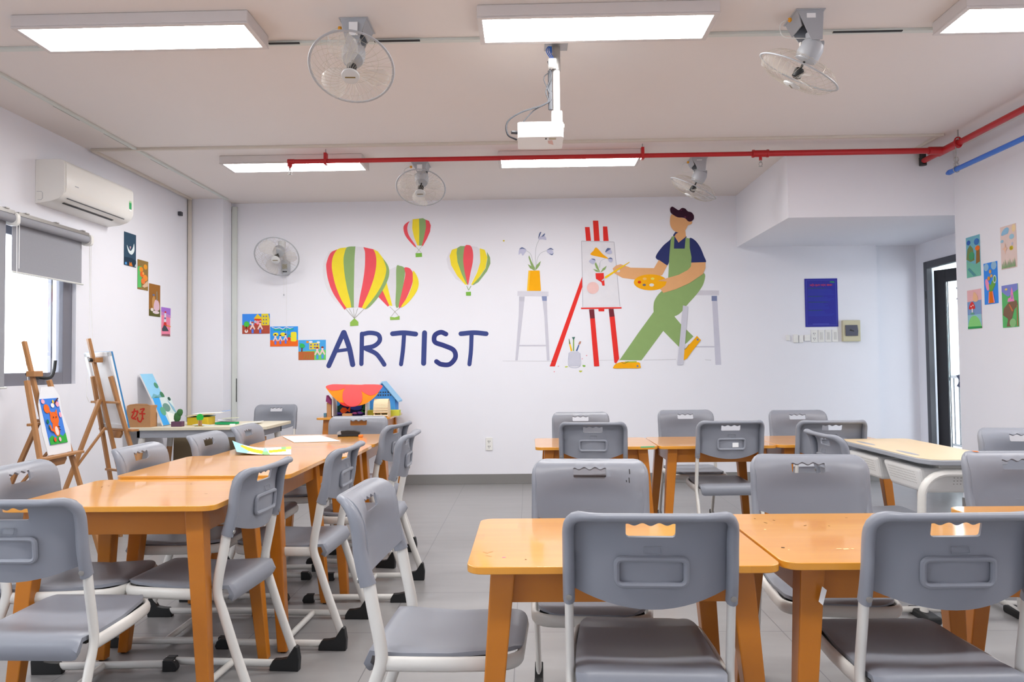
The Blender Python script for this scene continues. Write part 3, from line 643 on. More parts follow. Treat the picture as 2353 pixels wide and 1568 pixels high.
leaning(E2, .825, .24, -.19, .13, .56, .02, .02, big_canvas, 'artist_canvas', 'large canvas with blue painted edge turned away on the rear-facing easel', 'canvas')
# ------------------------------------------------------------------ on the craft desk
ZD = .75
t = thing('cardboard_box', 'brown cardboard box with a red brush character on the craft desk', 'box', (-3.415, 6.56, ZD))
b = MB(); b.bx(-.105, .105, -.06, .06, 0, .190, CARD); bx_ = b.build('carton', t, smooth=False, bevel=.003)
b = MB(); b.prism([(-.10, .19), (.10, .19), (.07, .205), (-.02, .207), (-.08, .20)], lambda x, z: (x, -.060, z), lambda x, z: (x, -.056, z), CARD); b.build('flap', t, smooth=False)
b = MB(); RI = paint((196, 56, 44))
for S in ([(-.062, .13), (-.03, .142), (.0, .13)], [(-.035, .165), (-.045, .12), (-.06, .085), (-.02, .07)], [(-.01, .15), (-.018, .105), (-.055, .075)], [(.012, .155), (.05, .162), (.025, .13)], [(.005, .12), (.06, .118)], [(.032, .14), (.034, .085), (.02, .05)], [(-.01, .09), (-.004, .06), (.02, .045)], [(.03, .09), (.045, .07)]):
    yo = globals().get('yo', .0608)+.0002
    L_, R_ = stroke(S, .0125, 4)
    for i in range(len(L_)-1): b.add([(L_[i][0], -yo, L_[i][1]), (L_[i+1][0], -yo, L_[i+1][1]), (R_[i+1][0], -yo, R_[i+1][1]), (R_[i][0], -yo, R_[i][1])], [(0, 1, 2, 3)], RI)
b.build('brush_character', t, smooth=False)
def lean_canvas(name, label, xb, zb, xt, zt, y0, y1, L, base):
    t = thing(name, label, 'painting', (0, 0, 0), 0, 'small landscape canvases on the craft desk')
    A = Vector((xb, 0, zb)); Bv = Vector((xt, 0, zt)); d = Bv-A; nrm = Vector((d.z, 0, -d.x)).normalized()
    def f(u, v, o): p = A+d*v+nrm*o; return (p.x, y0+(y1-y0)*u, p.z)
    b = MB(); b.prism([(0, 0), (1, 0), (1, 1), (0, 1)], lambda u, v: f(u, v, -.012), lambda u, v: f(u, v, 0), PAPER); b.build('stretcher', t, smooth=False)
    b = MB()
    b.poly([(0, 0), (1, 0), (1, 1), (0, 1)], lambda u, v: f(u, v, .0006), paint(base))
    for i, (c, p) in enumerate(L): b.poly(p, lambda u, v: f(u, v, .001+.0003*i), paint(c))
    b.build('painted_face', t, smooth=False)
lean_canvas('landscape_canvas', 'tall canvas with pale blue sky leaning on the left wall above the desk', -3.30, .762, -3.52, 1.215, 6.72, 6.945,
    [((120, 178, 190), [(0, .52), (.3, .6), (.6, .56), (1, .62), (1, .3), (0, .3)]), ((150, 196, 214), [(0, .5), (1, .48), (1, .1), (0, .1)]), ((92, 140, 120), [(0, .50), (.4, .54), (1, .5), (1, .47), (0, .47)]), ((84, 150, 120), ell(.82, .76, .15, .06)), ((70, 128, 92), ell(.95, .56, .15, .07)), ((214, 190, 178), [(.3, .1), (1, .32), (1, .0), (.1, .0)])], (150, 208, 240))
lean_canvas('landscape_canvas', 'square canvas of a waterfall with blue side in front of the taller canvas', -3.245, .757, -3.345, 1.0, 6.60, 6.93,
    [((206, 222, 222), [(.38, 1), (1, 1), (1, 0), (.36, 0), (.30, .5)]), ((110, 150, 140), ell(.55, .62, .2, .16)), ((98, 170, 140), ell(.28, .5, .14, .16)), ((236, 240, 236), [(.4, .0), (.45, .45), (.7, .4), (1, .2), (1, 0)]), ((130, 180, 205), [(.75, .9), (.95, .6), (1, .3), (.85, .5)]), ((60, 90, 80), ell(.88, .92, .08, .07))], (70, 168, 240))
t = thing('clay_cactus', 'dark green clay cactus on a purple block on the craft desk', 'craft', (-3.10, 6.56, ZD))
b = MB(); b.bx(-.045, .05, -.03, .03, 0, .045, mat('purple_block', (100, 66, 92), .7)); b.build('plinth', t, smooth=False, bevel=.004)
b = MB(); b.lathe((-.005, 0, .045), (.1, 0, 1), [(.018, 0), (.028, .02), (.030, .045), (.024, .07), (.008, .08)], mat('cactus_green', (58, 110, 58), .8), 14); b.lathe((.012, 0, .09), (.25, 0, 1), [(.012, 0), (.024, .015), (.026, .04), (.018, .06), (.004, .066)], MATS['cactus_green'], 14); b.build('cactus_body', t)
t = thing('paper_tree', 'small bright green paper tree on a brown stand on the craft desk', 'craft', (-2.90, 6.56, ZD))
b = MB(); b.lathe((0, -.003, .078), (0, 1, 0), [(.031, 0), (.031, .006)], mat('bright_green', (40, 190, 70), .7), 24); b.build('crown', t)
b = MB(); b.bx(-.014, -.002, -.006, .006, .002, .055, CARD); b.bx(.004, .016, -.006, .006, .002, .055, CARD); b.build('trunk', t, smooth=False)
b = MB(); b.bx(-.038, .038, -.025, .025, 0, .003, paint((150, 150, 90))); b.build('base', t, smooth=False)
b = MB(); b.box((-2.985, 6.78, ZD+.035), (.19, .16, .07), mat('yellow_box', (222, 190, 40), .6)); tag(b.build('yellow_box', smooth=False, bevel=.004), 'yellow box under loose papers on the craft desk', 'box')
rnd = random.Random(3)
SH = [((214, 196, 150), 'tan card sheet topmost on the yellow box'), ((70, 140, 90), 'dark green card on the yellow box'), ((240, 240, 236), 'white sheet resting on the yellow box'), ((44, 160, 100), 'green folder lying right of the yellow box'), ((228, 222, 232), 'pale lilac sheet leaning over the green folder'),
      ((150, 170, 210), 'light blue paper scrap on top of the paper pile'), ((230, 232, 226), 'white sheet at the right end of the paper pile'), ((206, 212, 210), 'pale grey sheet lying before the green paper tree'), ((222, 224, 190), 'cream sheet lying on the green folder')]
PO = [(-2.98, 6.76, .088, .2), (-3.0, 6.80, .078, -.2), (-2.95, 6.86, .098, .1), (-2.74, 6.76, .012, 0), (-2.76, 6.80, .036, .35), (-2.78, 6.84, .118, .6), (-2.56, 6.82, .006, .1), (-2.87, 6.62, .004, -.1), (-2.72, 6.78, .055, -.4)]
SZ = [(.22, .15), (.2, .16), (.24, .17), (.17, .13), (.15, .10), (.07, .05), (.22, .15), (.20, .11), (.13, .08)]
for (c, lab), (x, y, z, a), (w_, d_) in zip(SH, PO, SZ):
    b = MB(); b.box((x, y, ZD+z), (w_, d_, .004 if c[1] != 160 else .018), paint(c), Matrix.Rotation(a, 3, 'Z') @ Matrix.Rotation(rnd.uniform(-.12, .12), 3, 'Y'))
    tag(b.build('craft_paper', smooth=False), lab, 'paper', 'loose papers on the craft desk')
b = MB(); b.box((-2.62, 6.585, ZD+.008), (.045, .022, .016), PAPER); tag(b.build('white_eraser', smooth=False, bevel=.003), 'small white eraser near the right end of the craft desk', 'eraser')
# ------------------------------------------------------------------ paper crafts on the back table
ZC = .77
def cx(px, y=7.38): return on_y(px, 950, y).x
def cz(py, y=7.38): return on_y(830, py, y).z
t = thing('paper_theatre', 'paper stage with red and orange petal awning on the back table', 'craft', (0, 0, 0))
x0, x1 = cx(764), cx(843); zt = ZC+.22
b = MB(); b.bx(x0, x1, 7.52, 7.535, ZC, zt, paint((24, 28, 66))); b.bx(x0, x0+.012, 7.36, 7.52, ZC, zt, PAPER); b.bx(x1-.012, x1, 7.36, 7.52, ZC, zt, PAPER); b.bx(x0, x1, 7.36, 7.53, ZC, ZC+.006, paint((70, 60, 110))); b.build('stage', t, smooth=False)
b = MB()
for (c, px, py, w_, h_) in (((30, 70, 60), 778, 940, 10, 16), ((60, 150, 220), 776, 928, 5, 10), ((36, 80, 50), 838, 938, 8, 20), ((50, 60, 130), 818, 935, 16, 18), ((150, 90, 190), 826, 949, 8, 6), ((230, 110, 180), 815, 950, 7, 5), ((90, 70, 170), 776, 950, 10, 5), ((60, 140, 60), 836, 946, 8, 6)):
    b.poly(ell(cx(px, 7.5), cz(py, 7.5), w_/234, h_/234/2, 10), lambda x, z: (x, 7.517, z), paint(c))
b.build('sea_backdrop', t, smooth=False)
b = MB(); fx, fz = cx(788), cz(944); fish = [(fx-.045, fz), (fx-.02, fz+.03), (fx+.015, fz+.025), (fx+.03, fz+.005), (fx+.06, fz+.04), (fx+.055, fz-.02), (fx+.03, fz-.005), (fx, fz-.03), (fx-.03, fz-.025)]
b.prism(fish, lambda x, z: (x, 7.44, z), lambda x, z: (x, 7.444, z), paint((240, 96, 40))); b.build('orange_fish', t, smooth=False)
def awn(px, py, lay): 
    f = max(0, (py-884)/50); y = 7.36-.10*math.sin(min(1, f)*PI/2)-.0018*lay; p = on_y(px, py, y); return p
OR, RD, R2 = paint((250, 138, 36)), paint((246, 92, 92)), paint((226, 60, 50))
def awpoly(poly, m, lay):
    b2 = MB()
    xs = [p[0] for p in poly]; ys = [p[1] for p in poly]
    sheet(b2, poly, [], lambda x, y, sd: awn(x, y, lay+sd*.4), m, 5); return b2
awning = awpoly(smoothline([(749, 888), (770, 884), (830, 884.5), (876, 885), (873, 897), (860, 914), (840, 928), (815, 934), (790, 932), (768, 915), (755, 900)], 4, True), OR, 0).build('awning', t)
for pl, m, la in (([(749, 888), (765, 883.5), (795, 884.5), (801, 887), (785, 895), (765, 898), (755, 895)], RD, 2), ([(801, 885), (820, 885), (826, 887), (832, 905), (831, 922), (820, 933), (803, 934), (790, 924), (787, 910), (790, 897)], RD, 3), ([(824, 885), (876, 885), (873, 897), (862, 906), (851, 909), (838, 904), (829, 896)], RD, 2), ([(780, 925), (800, 928), (820, 933), (808, 935.5), (790, 933)], R2, 1)):
    awpoly(smoothline(pl, 3, True), m, la).build('petal', awning)
t = thing('blue_paper_house', 'blue paper house with gabled roof and square windows at the back table corner', 'craft', (0, 0, 0))
y0, y1 = 7.52, 7.72; hx0, hx1, ax = cx(846, y0), cx(908, y0), cx(879, y0); ze, za = cz(918, y0), cz(881, y0)
b = MB(); b.prism([(hx0, ZC), (hx1, ZC), (hx1, ze), (ax, za), (hx0, ze)], lambda x, z: (x, y0, z), lambda x, z: (x, y1, z), mat('craft_blue', (66, 150, 232), .7)); b.build('walls', t, smooth=False)
b = MB(); k = .012
b.prism([(ax, za+.004), (hx1+.035, ze-.03), (hx1+.035, ze-.045), (ax, za-.012)], lambda x, z: (x, y0-.02, z+k), lambda x, z: (x, y1+.02, z+k), mat('craft_light_blue', (150, 200, 236), .7)); b.prism([(ax, za+.004), (hx0-.035, ze-.03), (hx0-.035, ze-.045), (ax, za-.012)], lambda x, z: (x, y0-.02, z+k), lambda x, z: (x, y1+.02, z+k), MATS['craft_light_blue']); b.build('roof', t, smooth=False)
b = MB()
for i in range(6):
    for j in range(2): 
        x = cx(868+i*5.2, y0)+.004*(i//2); z = cz(904+j*6.5, y0); b.add([(x, y0-.001, z), (x+.014, y0-.001, z), (x+.014, y0-.001, z+.014), (x, y0-.001, z+.014)], [(0, 1, 2, 3)], DARK)
b.build('window_cutouts', t, smooth=False)
b = MB(); b.bx(hx0-.01, cx(918, 7.45), 7.42, 7.519, ZC, ZC+.055, mat('lime_card', (206, 208, 70), .7)); b.build('lime_fence', t, smooth=False)
t = thing('stick_barn', 'cream barrel-roofed barn made of flat wooden sticks on the back table', 'craft', (0, 0, 0))
xa, xb = cx(860, 7.30), cx(893, 7.30); CS = mat('cream_sticks', (240, 216, 180), .6)
b = MB(); yc, ry, hh = 7.325, .07, .165
for k in range(27):
    a = PI*k/26; yy = yc-ry*math.cos(a); zz = ZC+.02+(hh-.02)*math.sin(a)**.8 if 0 < a < PI else ZC+.012
    b.tube([(xa, yy, zz), (xb, yy, zz)], .0085, CS, 8)
b.build('stick_roof', t)
for xx in (xa+.006, xb-.004, (xa+xb)/2): 
    b = MB(); b.prism([(yc-ry, ZC), (yc+ry, ZC)]+[(yc+ry*math.cos(PI*k/12), ZC+.02+(hh-.028)*math.sin(PI*k/12)**.8) for k in range(1, 12)], lambda y, z: (xx, y, z), lambda y, z: (xx+.006, y, z), CS); b.build('end_wall', t, smooth=False)
t = thing('paper_tower', 'narrow cardboard tower with purple and white roof left of the paper stage', 'craft', (0, 0, 0))
xa, xb = cx(752), cx(762); b = MB(); b.bx(xa, xb, 7.36, 7.42, ZC, cz(925), CARD); b.build('tower', t, smooth=False)
b = MB(); b.prism([(xa-.006, cz(922)), (xb+.006, cz(930)), (xb, cz(921)), (xa, cz(908))], lambda x, z: (x, 7.35, z), lambda x, z: (x, 7.43, z), paint((140, 60, 110))); b.build('roof', t, smooth=False)
b = MB(); b.bx(cx(745.5), cx(751.5), 7.35, 7.39, ZC, ZC+.036, paint((86, 130, 156))); tag(b.build('blue_block', smooth=False, bevel=.002), 'little slate blue block at the left of the back table', 'block')
b = MB(); b.bx(cx(787, 7.26), cx(808, 7.26), 7.24, 7.29, ZC, ZC+.036, CARD); tag(b.build('cardboard_block', smooth=False, bevel=.003), 'small cardboard block lying before the paper stage', 'block')
b = MB(); b.bx(cx(834, 7.26), cx(856, 7.26), 7.24, 7.28, ZC, ZC+.016, PAPER); tag(b.build('white_card_strip', smooth=False), 'white card strip lying before the stick barn', 'card')
b = MB(); b.prism([(cx(766, 7.24), 7.22), (cx(784, 7.24), 7.215), (cx(782, 7.3), 7.30), (cx(765, 7.3), 7.31)], lambda x, y: (x, y, ZC), lambda x, y: (x, y, ZC+.006), PAPER); tag(b.build('folded_paper', smooth=False), 'folded white paper at the left before the paper stage', 'paper')
b = MB(); b.prism([(cx(812, 7.24), 7.22), (cx(830, 7.24), 7.225), (cx(826, 7.3), 7.29), (cx(814, 7.3), 7.28)], lambda x, y: (x, y, ZC), lambda x, y: (x, y, ZC+.008), paint((224, 206, 170))); tag(b.build('folded_paper', smooth=False), 'folded tan paper in the middle before the paper stage', 'paper')
# ------------------------------------------------------------------ ceiling lamps
LAMPW = mat('lamp_housing', (216, 210, 208), .6)
def panel_light(label, x0, y0):
    t = thing('ceiling_light', label, 'ceiling light', (x0+.574, y0+.128, 2.978), 0, 'rectangular ceiling light panels')
    b = MB(); b.bx(-.60, .60, -.152, .158, .004, H-2.978, LAMPW); b.build('housing', t, smooth=False, bevel=.006)
    b = MB(); 
    for a in ((-.60, .60, -.152, -.132), (-.60, .60, .130, .158), (-.60, -.574, -.132, .130), (.574, .60, -.132, .130)): b.bx(a[0], a[1], a[2], a[3], -.004, .0035, LAMPW)
    b.build('rim', t, smooth=False)
    b = MB(); b.add([(-.574, -.132, 0), (.574, -.132, 0), (.574, .130, 0), (-.574, .130, 0)], [(0, 3, 2, 1)], GLOW); b.build('diffuser', t, smooth=False)
for lab, x0, y0 in (('lit ceiling panel at the top left of the room', -2.555, 3.675), ('lit ceiling panel above the projector', -.21, 3.675), ('lit ceiling panel at the top right, cut by the picture edge', 2.185, 3.675),
                    ('lit ceiling panel behind the left end of the red pipe', -2.55, 6.205), ('lit ceiling panel behind the middle of the red pipe', -.21, 6.205),
                    ('lit ceiling panel overhead, left of the camera', -2.555, 1.15), ('lit ceiling panel overhead, straight above the camera', -.21, 1.15), ('lit ceiling panel overhead, right of the camera', 2.185, 1.15)):
    panel_light(lab, x0, y0)
# ------------------------------------------------------------------ cable ducts
def duct(label, P, wd, ht, m, name='cable_duct', extra=None):
    b = MB()
    for a, c in zip(P[:-1], P[1:]):
        lo = [min(a[i], c[i]) for i in range(3)]; hi = [max(a[i], c[i]) for i in range(3)]
        b.bx(lo[0]-wd[0]/2, hi[0]+wd[0]/2, lo[1]-wd[1]/2, hi[1]+wd[1]/2, lo[2]-wd[2]/2, hi[2]+wd[2]/2, m)
    o = b.build(name, smooth=False, bevel=.002); tag(o, label, 'cable duct')
    if extra:
        c = MB()
        for q in extra: c.bx(*q, BLACK)
        e = c.build('open_gap', o, smooth=False)
    return o
duct('white cable duct crossing the ceiling between the front lights', [(-3.13, 4.03, H-.008), (3.55, 4.03, H-.008)], (.03, .034, .016), 0, mat('pale_green_duct', (214, 219, 214), .5), extra=[(-1.40, -1.23, 4.008, 4.022, H-.0175, H-.012), (-.82, -.57, 4.006, 4.020, H-.0175, H-.012), (1.66, 2.03, 4.01, 4.024, H-.0175, H-.012)])
duct('white cable duct running along the left ceiling and down the back corner', [(-3.15, YF+.02, H-.008), (-3.15, 7.74, H-.008)], (.032, .03, .016), 0, MATS['pale_green_duct'], extra=[(-3.168, -3.1665, y, y+l, H-.016, H-.002) for y, l in ((4.9, .3), (5.5, .35), (6.2, .3), (6.95, .3))])
duct('white cable duct going down the back corner beside the column', [(-3.155, 7.98, H-.05), (-3.155, 7.98, .12)], (.05, .03, .02), 0, MATS['pale_green_duct'], extra=[(-3.131, -3.123, 7.961, 7.9645, .90, 1.15)])
duct('beige cable duct crossing the ceiling above the red pipe', [(-3.50, 5.93, H-.010), (3.28, 5.93, H-.010)], (.028, .028, .02), 0, BEIGE)
duct('beige cable duct along the left ceiling edge to the column', [(-3.51, 5.96, H-.010), (-3.51, 7.70, H-.010)], (.028, .028, .02), 0, BEIGE)
duct('beige cable duct down the left wall beside the column', [(-3.525, 7.72, H-.03), (-3.525, 7.72, .12)], (.03, .03, .02), 0, BEIGE)
duct('short beige cable duct running back to the dropped beam', [(3.27, 5.96, H-.010), (3.27, 6.39, H-.010)], (.026, .026, .02), 0, BEIGE)
# ------------------------------------------------------------------ pipes
YP, ZP = 6.05, 2.945
t = thing('sprinkler_pipe', 'red sprinkler pipe crossing the room below the ceiling', 'pipe')
xl, xt, xr = -1.93, 1.895, 3.36
b = MB(); b.tube([(xl, YP, ZP), (xt, YP, ZP)], .0185, RED, 14); b.tube([(xt, YP, ZP), (xr, YP, ZP)], .0235, RED, 14); b.build('main_run', t)
b = MB(); b.tube([(xr, 6.37, ZP), (xr, -1.5, ZP)], .0235, RED, 14); b.build('side_run', t)
b = MB(); b.tube([(xr, 6.37, ZP+.03), (xr, 6.37, ZP-.035)], .030, BLACK, 14); b.tube([(xr, 6.37, ZP), (xr, 6.37, H)], .026, BLACK, 14); b.build('rubber_joint', t)
for P_ in ([((xt-.06, YP, ZP), (xt+.06, YP, ZP), .028), ((xt-.065, YP, ZP), (xt-.05, YP, ZP), .032), ((xt+.05, YP, ZP), (xt+.065, YP, ZP), .032)], [((xr-.12, YP, ZP), (xr-.01, YP, ZP), .031), ((xr, YP+.07, ZP), (xr, YP-.22, ZP), .031)], [((xl-.005, YP, ZP+.01), (xl-.005, YP, ZP-.04), .021), ((xl-.022, YP, ZP), (xl+.03, YP, ZP), .022)]):
    b = MB()
    for (a, c, r) in P_: b.tube([a, c], r, RED, 14)
    b.build('pipe_fitting', t)
for xx, m in ((xt, RED), (xl-.005, RED)):
    b = MB(); b.tube([(xx, YP, ZP-.02), (xx, YP, ZP-.055)], .012, RED, 10); b.tube([(xx, YP, ZP-.055), (xx, YP, ZP-.075)], .009, STEEL, 8)
    for sx in (-1, 1): b.tube([(xx+sx*.010, YP, ZP-.07), (xx+sx*.014, YP, ZP-.088), (xx+sx*.004, YP, ZP-.10)], .0025, STEEL, 6)
    b.lathe((xx, YP, ZP-.103), (0, 0, -1), [(.016, 0), (.016, .002)], STEEL, 12); b.build('sprinkler_head', t)
for xx in (-1.64, .945):
    b = MB(); b.bx(xx-.012, xx+.012, YP-.026, YP+.026, ZP-.03, ZP+.065, RED); b.tube([(xx, YP, ZP+.06), (xx, YP, H)], .004, STEEL, 8); b.build('hanger', t, smooth=False, bevel=.002)
b = MB(); b.tube([(xr-.01, 5.83, H), (xr-.01, 5.83, ZP+.02)], .005, STEEL, 8); b.tube([(xr-.01+.03*math.cos(a), 5.83, ZP+.0+.04*math.sin(a)) for a in [2*PI*k/16 for k in range(16)]], .006, RED, 8, closed=True); b.build('pipe_ring', t)
t = thing('blue_pipe', 'blue pipe hanging below the red pipe along the right wall', 'pipe')
b = MB(); b.tube([(3.33, 5.93, 2.735), (3.33, -1.5, 2.735)], .019, BLUEP, 14); b.build('pipe_run', t)
b = MB(); b.lathe((3.33, 5.93, 2.735), (0, 1, 0), [(.021, -.02), (.021, .0), (.012, .03)], BLUEP, 14); b.build('end_cap', t)
b = MB(); b.tube([(3.33, 5.83, ZP-.03), (3.33, 5.83, 2.76)], .004, STEEL, 8)
for dz in (.035, .075): b.tube([(3.33+.018*math.cos(a), 5.83, 2.735+dz+.018*math.sin(a)) for a in [2*PI*k/12 for k in range(12)]], .004, STEEL, 6, closed=True)
b.tube([(3.33+.024*math.cos(a), 5.83, 2.735+.024*math.sin(a)) for a in [2*PI*k/16 for k in range(16)]], .003, STEEL, 6, closed=True); b.build('hanger_ring', t)
# ------------------------------------------------------------------ fans
def axis_from(px, py, ix, iy, k):
    d = sight(px, py).normalized(); r = d.cross(Vector((0, 0, 1))).normalized(); u = r.cross(d)
    h = math.sqrt(max(0, 1-k*k)); l = math.hypot(ix, iy); return (r*(ix/l)*h-u*(iy/l)*h-d*k).normalized()
def fan_head(t, c, n, R, spin=0, blade=CLEARP):
    n = Vector(n).normalized(); a = Vector((0, 0, 1)) if abs(n.z) < .95 else Vector((1, 0, 0)); e1 = n.cross(a).normalized(); e2 = n.cross(e1); c = Vector(c)
    def Q(r, ang, h): return c+e1*(r*math.cos(ang))+e2*(r*math.sin(ang))+n*h
    b = MB(); b.tube([Q(R, 2*PI*k/48, 0) for k in range(48)], (.007, .004), LGREY, 8, closed=True, up=tuple(n)); b.build('guard_ring', t)
    for nm, sg, dp, cnt, r0 in (('front_guard', 1, .066, 34, .036), ('rear_guard', -1, .066, 22, .055)):
        b = MB()
        for k in range(cnt):
            a0 = 2*PI*k/cnt; b.tube([Q(r, a0+.55*sg*(1-(r-r0)/(R-r0)), sg*dp*(1-((r-r0)/(R-r0))**3.6)) for r in [r0+(R-r0)*j/9 for j in range(10)]], .00075, WIRE, 4, caps=False)
        b.tube([Q(R*.62, 2*PI*k/28, sg*dp*.83) for k in range(28)], .0008, WIRE, 4, closed=True)
        b.build(nm, t)
    b = MB(); b.lathe(c+n*.060, n, [(.040, 0), (.046, .004), (.044, .012), (.030, .017), (.004, .018)], FANW, 28); hub = b.build('front_badge', t)
    b = MB(); s = c+n*.0785; 
    b.add([s+e1*x+e2*y for x, y in ((-.026, -.004), (.026, -.004), (.026, .004), (-.026, .004))], [(0, 1, 2, 3)], mat('brass_plate', (120, 105, 60), .4)); b.build('name_plate', hub, smooth=False)
    b = MB(); b.lathe(c-n*.02, n, [(.018, 0), (.026, .01), (.024, .045), (.014, .052)], BLACK, 18); sp = b.build('spinner', t)
    for k in range(3):
        a0 = spin+2*PI*k/3; b = MB(); rows = []
        for j in range(7):
            r = .022+(R-.04)*j/6; wd = [.10, .34, .47, .48, .44, .38, .22][j] if j else .5
            rows.append([Q(r, a0+wd*s_*1.15+.25*(j/6), .012+.022*s_) for s_ in (-1, -.4, .4, 1)])
        vs = [p for r in rows for p in r]; fs = [(i*4+q, i*4+q+1, i*4+q+5, i*4+q+4) for i in range(6) for q in range(3)]
        b.add(vs, fs, blade); o = b.build('blade', t); m = o.modifiers.new('thick', 'SOLIDIFY'); m.thickness = .0018
    b = MB(); b.lathe(c-n*.012, n*-1, [(.030, .045), (.052, .05), (.060, .075), (.060, .12), (.050, .145), (.026, .16)], LGREY, 28); b.build('motor', t)
    b = MB(); b.tube([c-n*.06, c-n*.01], .006, BLACK, 8); b.build('shaft', t)
    return c-n*.14
def ceiling_fan(label, mx, my, px, py, yc, ix, iy, k, spin, yr=0):
    t = thing('orbit_fan', label, 'fan', (0, 0, 0), 0, 'ceiling orbit fans')
    c = on_y(px, py, yc); n = axis_from(px, py, ix, iy, k); back = fan_head(t, c, n, .212, spin)
    b = MB(); b.bx(mx-.075, mx+.075, my-.095, my+.095, H-.006, H, LGREY); b.build('ceiling_plate', t, smooth=False, bevel=.002)
    # folded bracket: front flange, two tapering cheeks
    b = MB(); q = back+Vector((0, 0, .01))
    for yy, w0, w1 in ((my-.09, .065, .028), (my+.085, .065, .028)):
        zz = q.z; ye = q.y+(-.055 if yy < my else .055)
        A = [(q.x-w1, ye, zz), (q.x+w1, ye, zz), (q.x+w1, ye+.004, zz), (q.x-w1, ye+.004, zz)]; B = [(mx-w0, yy, H-.006), (mx+w0, yy, H-.006), (mx+w0, yy+.004, H-.006), (mx-w0, yy+.004, H-.006)]
        b.hull8(A, B, LGREY)
    zm = H-.006-.42*(H-q.z)
    for sx in (-1, 1):
        x0 = mx+sx*.064; xm = x0+(q.x-x0)*.30
        A = [(xm-.002, my-.07, zm), (xm+.002, my-.07, zm), (xm+.002, my+.07, zm), (xm-.002, my+.07, zm)]; B = [(x0-.002, my-.09, H-.006), (x0+.002, my-.09, H-.006), (x0+.002, my+.088, H-.006), (x0-.002, my+.088, H-.006)]
        b.hull8(A, B, LGREY)
    br = b.build('bracket', t, smooth=False)
    b = MB(); b.box((mx+.0, my-.0955, H-.06), (.045, .001, .07), PAPER); b.build('rating_label', br, smooth=False)
    b = MB(); b.tube([back+Vector((0, 0, -.02)), q+Vector((0, 0, .055))], .034, LGREY, 20); b.tube([(q.x-.052, q.y, q.z), (q.x+.052, q.y, q.z)], .016, LGREY, 14); b.lathe((q.x-.058, q.y, q.z), (-1, 0, 0), [(.011, 0), (.011, .008)], IVORY, 12); b.build('swivel', t)
    b = MB(); b.tube(smoothline([(mx-.08, my-.03, H-.02), (mx-.14, my-.05, H-.06), (mx-.12, my-.04, H-.12), (q.x-.03, q.y, q.z+.03)]), .0022, PVC, 6); b.build('wire', t)
    b = MB(); b.lathe((mx-.085, my-.03, H-.02), (0, 0, -1), [(.009, 0), (.011, .012), (.004, .02)], mat('orange_cap', (245, 170, 40), .5), 10); b.build('wire_cap', t)
    return t
ceiling_fan('ceiling fan between the left and middle front lights, facing the camera', -.875, 3.85, 808, 156, 3.76, -.15, 1, .80, .5)
ceiling_fan('ceiling fan between the middle and right front lights, cage seen edge-on', 1.45, 3.86, 1835, 166, 3.84, -.56, .92, .20, 2.0)
ceiling_fan('ceiling fan above the small balloon, facing the camera', -.93, 6.56, 967, 432, 6.44, -.12, 1, .72, 1.2)
ceiling_fan('ceiling fan above the painted man, cage seen edge-on', 1.50, 6.56, 1593, 433, 6.52, -.50, .92, .12, .2)
t = thing('wall_fan', 'wall-mounted fan with pull cords on the back wall above the three drawings', 'fan')
c = on_y(636, 590, 7.70); bk = fan_head(t, c, axis_from(636, 590, -.35, .9, .84), .225, .9)
b = MB(); p = on_y(657, 615, 7.97); b.prism(rrect(-.04, .04, -.085, .085, .035), lambda x, z: (p.x+x, 8.0, p.z+z), lambda x, z: (p.x+x, 7.93, p.z+z), LGREY); b.build('wall_base', t, bevel=.008)
b = MB(); b.bx(p.x-.026, p.x+.026, 7.927, 7.931, p.z-.02, p.z+.03, mat('khaki_label', (150, 146, 128), .6)); b.bx(p.x-.024, p.x+.024, 7.926, 7.931, p.z-.055, p.z-.045, BLACK); b.build('switch_label', t, smooth=False)
b = MB(); b.tube(smoothline([(p.x, 7.95, p.z+.06), (p.x-.01, 7.92, p.z+.14), tuple(bk+Vector((0, 0, -.01)))]), .022, LGREY, 12); b.build('arm', t)
b = MB(); b.tube([tuple(bk+Vector((.02, .0, -.03))), tuple(bk+Vector((.02, .02, .09)))], .04, FANW, 16); b.build('motor_cover', t)
for dx, zz in ((-.018, 2.05), (.012, 1.62)): b = MB(); b.tube([(p.x+dx, 7.955, p.z-.08), (p.x+dx, 7.955, zz)], .0012, PVC, 5); b.lathe((p.x+dx, 7.955, zz), (0, 0, -1), [(.003, 0), (.006, .01), (.005, .02)], GEDGE, 8); b.build('pull_cord', t)
# ------------------------------------------------------------------ projector
t = thing('projector', 'white projector hanging on a pole from the ceiling', 'projector')
px0, py0 = .175, 4.16
b = MB(); b.bx(px0-.065, px0+.065, py0-.05, py0+.05, H-.005, H, STEEL); b.build('ceiling_plate', t, smooth=False, bevel=.002)
b = MB(); b.tube([(px0, py0, H), (px0, py0, 2.66)], .019, WHITEP, 16); b.tube([(px0, py0, H-.14), (px0, py0, H)], .024, STEEL, 16); b.build('pole', t)
b = MB(); b.bx(px0-.03, px0+.03, py0-.03, py0+.03, 2.575, 2.67, WHITEP); b.bx(px0-.04, px0+.04, py0-.05, py0+.05, 2.565, 2.59, WHITEP); b.build('mount', t, smooth=False, bevel=.006)
x0, x1, y0, y1, z0, z1 = -.045, .205, 4.02, 4.25, 2.488, 2.572
b = MB(); b.prism(rrect(x0, x1, y0, y1, .02), lambda x, y: (x, y, z0), lambda x, y: (x, y, z1), WHITEP); bd = b.build('body', t, bevel=.01, seg=3)
b = MB(); VG = mat('vent_grey', (176, 178, 180), .7)
for i in range(5):
    for j in range(9): xx = x0+.115+i*.021; zz = z1-.012-j*.0062; b.add([(xx, y0-.0008, zz), (xx+.016, y0-.0008, zz), (xx+.016, y0-.0008, zz+.0035), (xx, y0-.0008, zz+.0035)], [(0, 1, 2, 3)], VG)
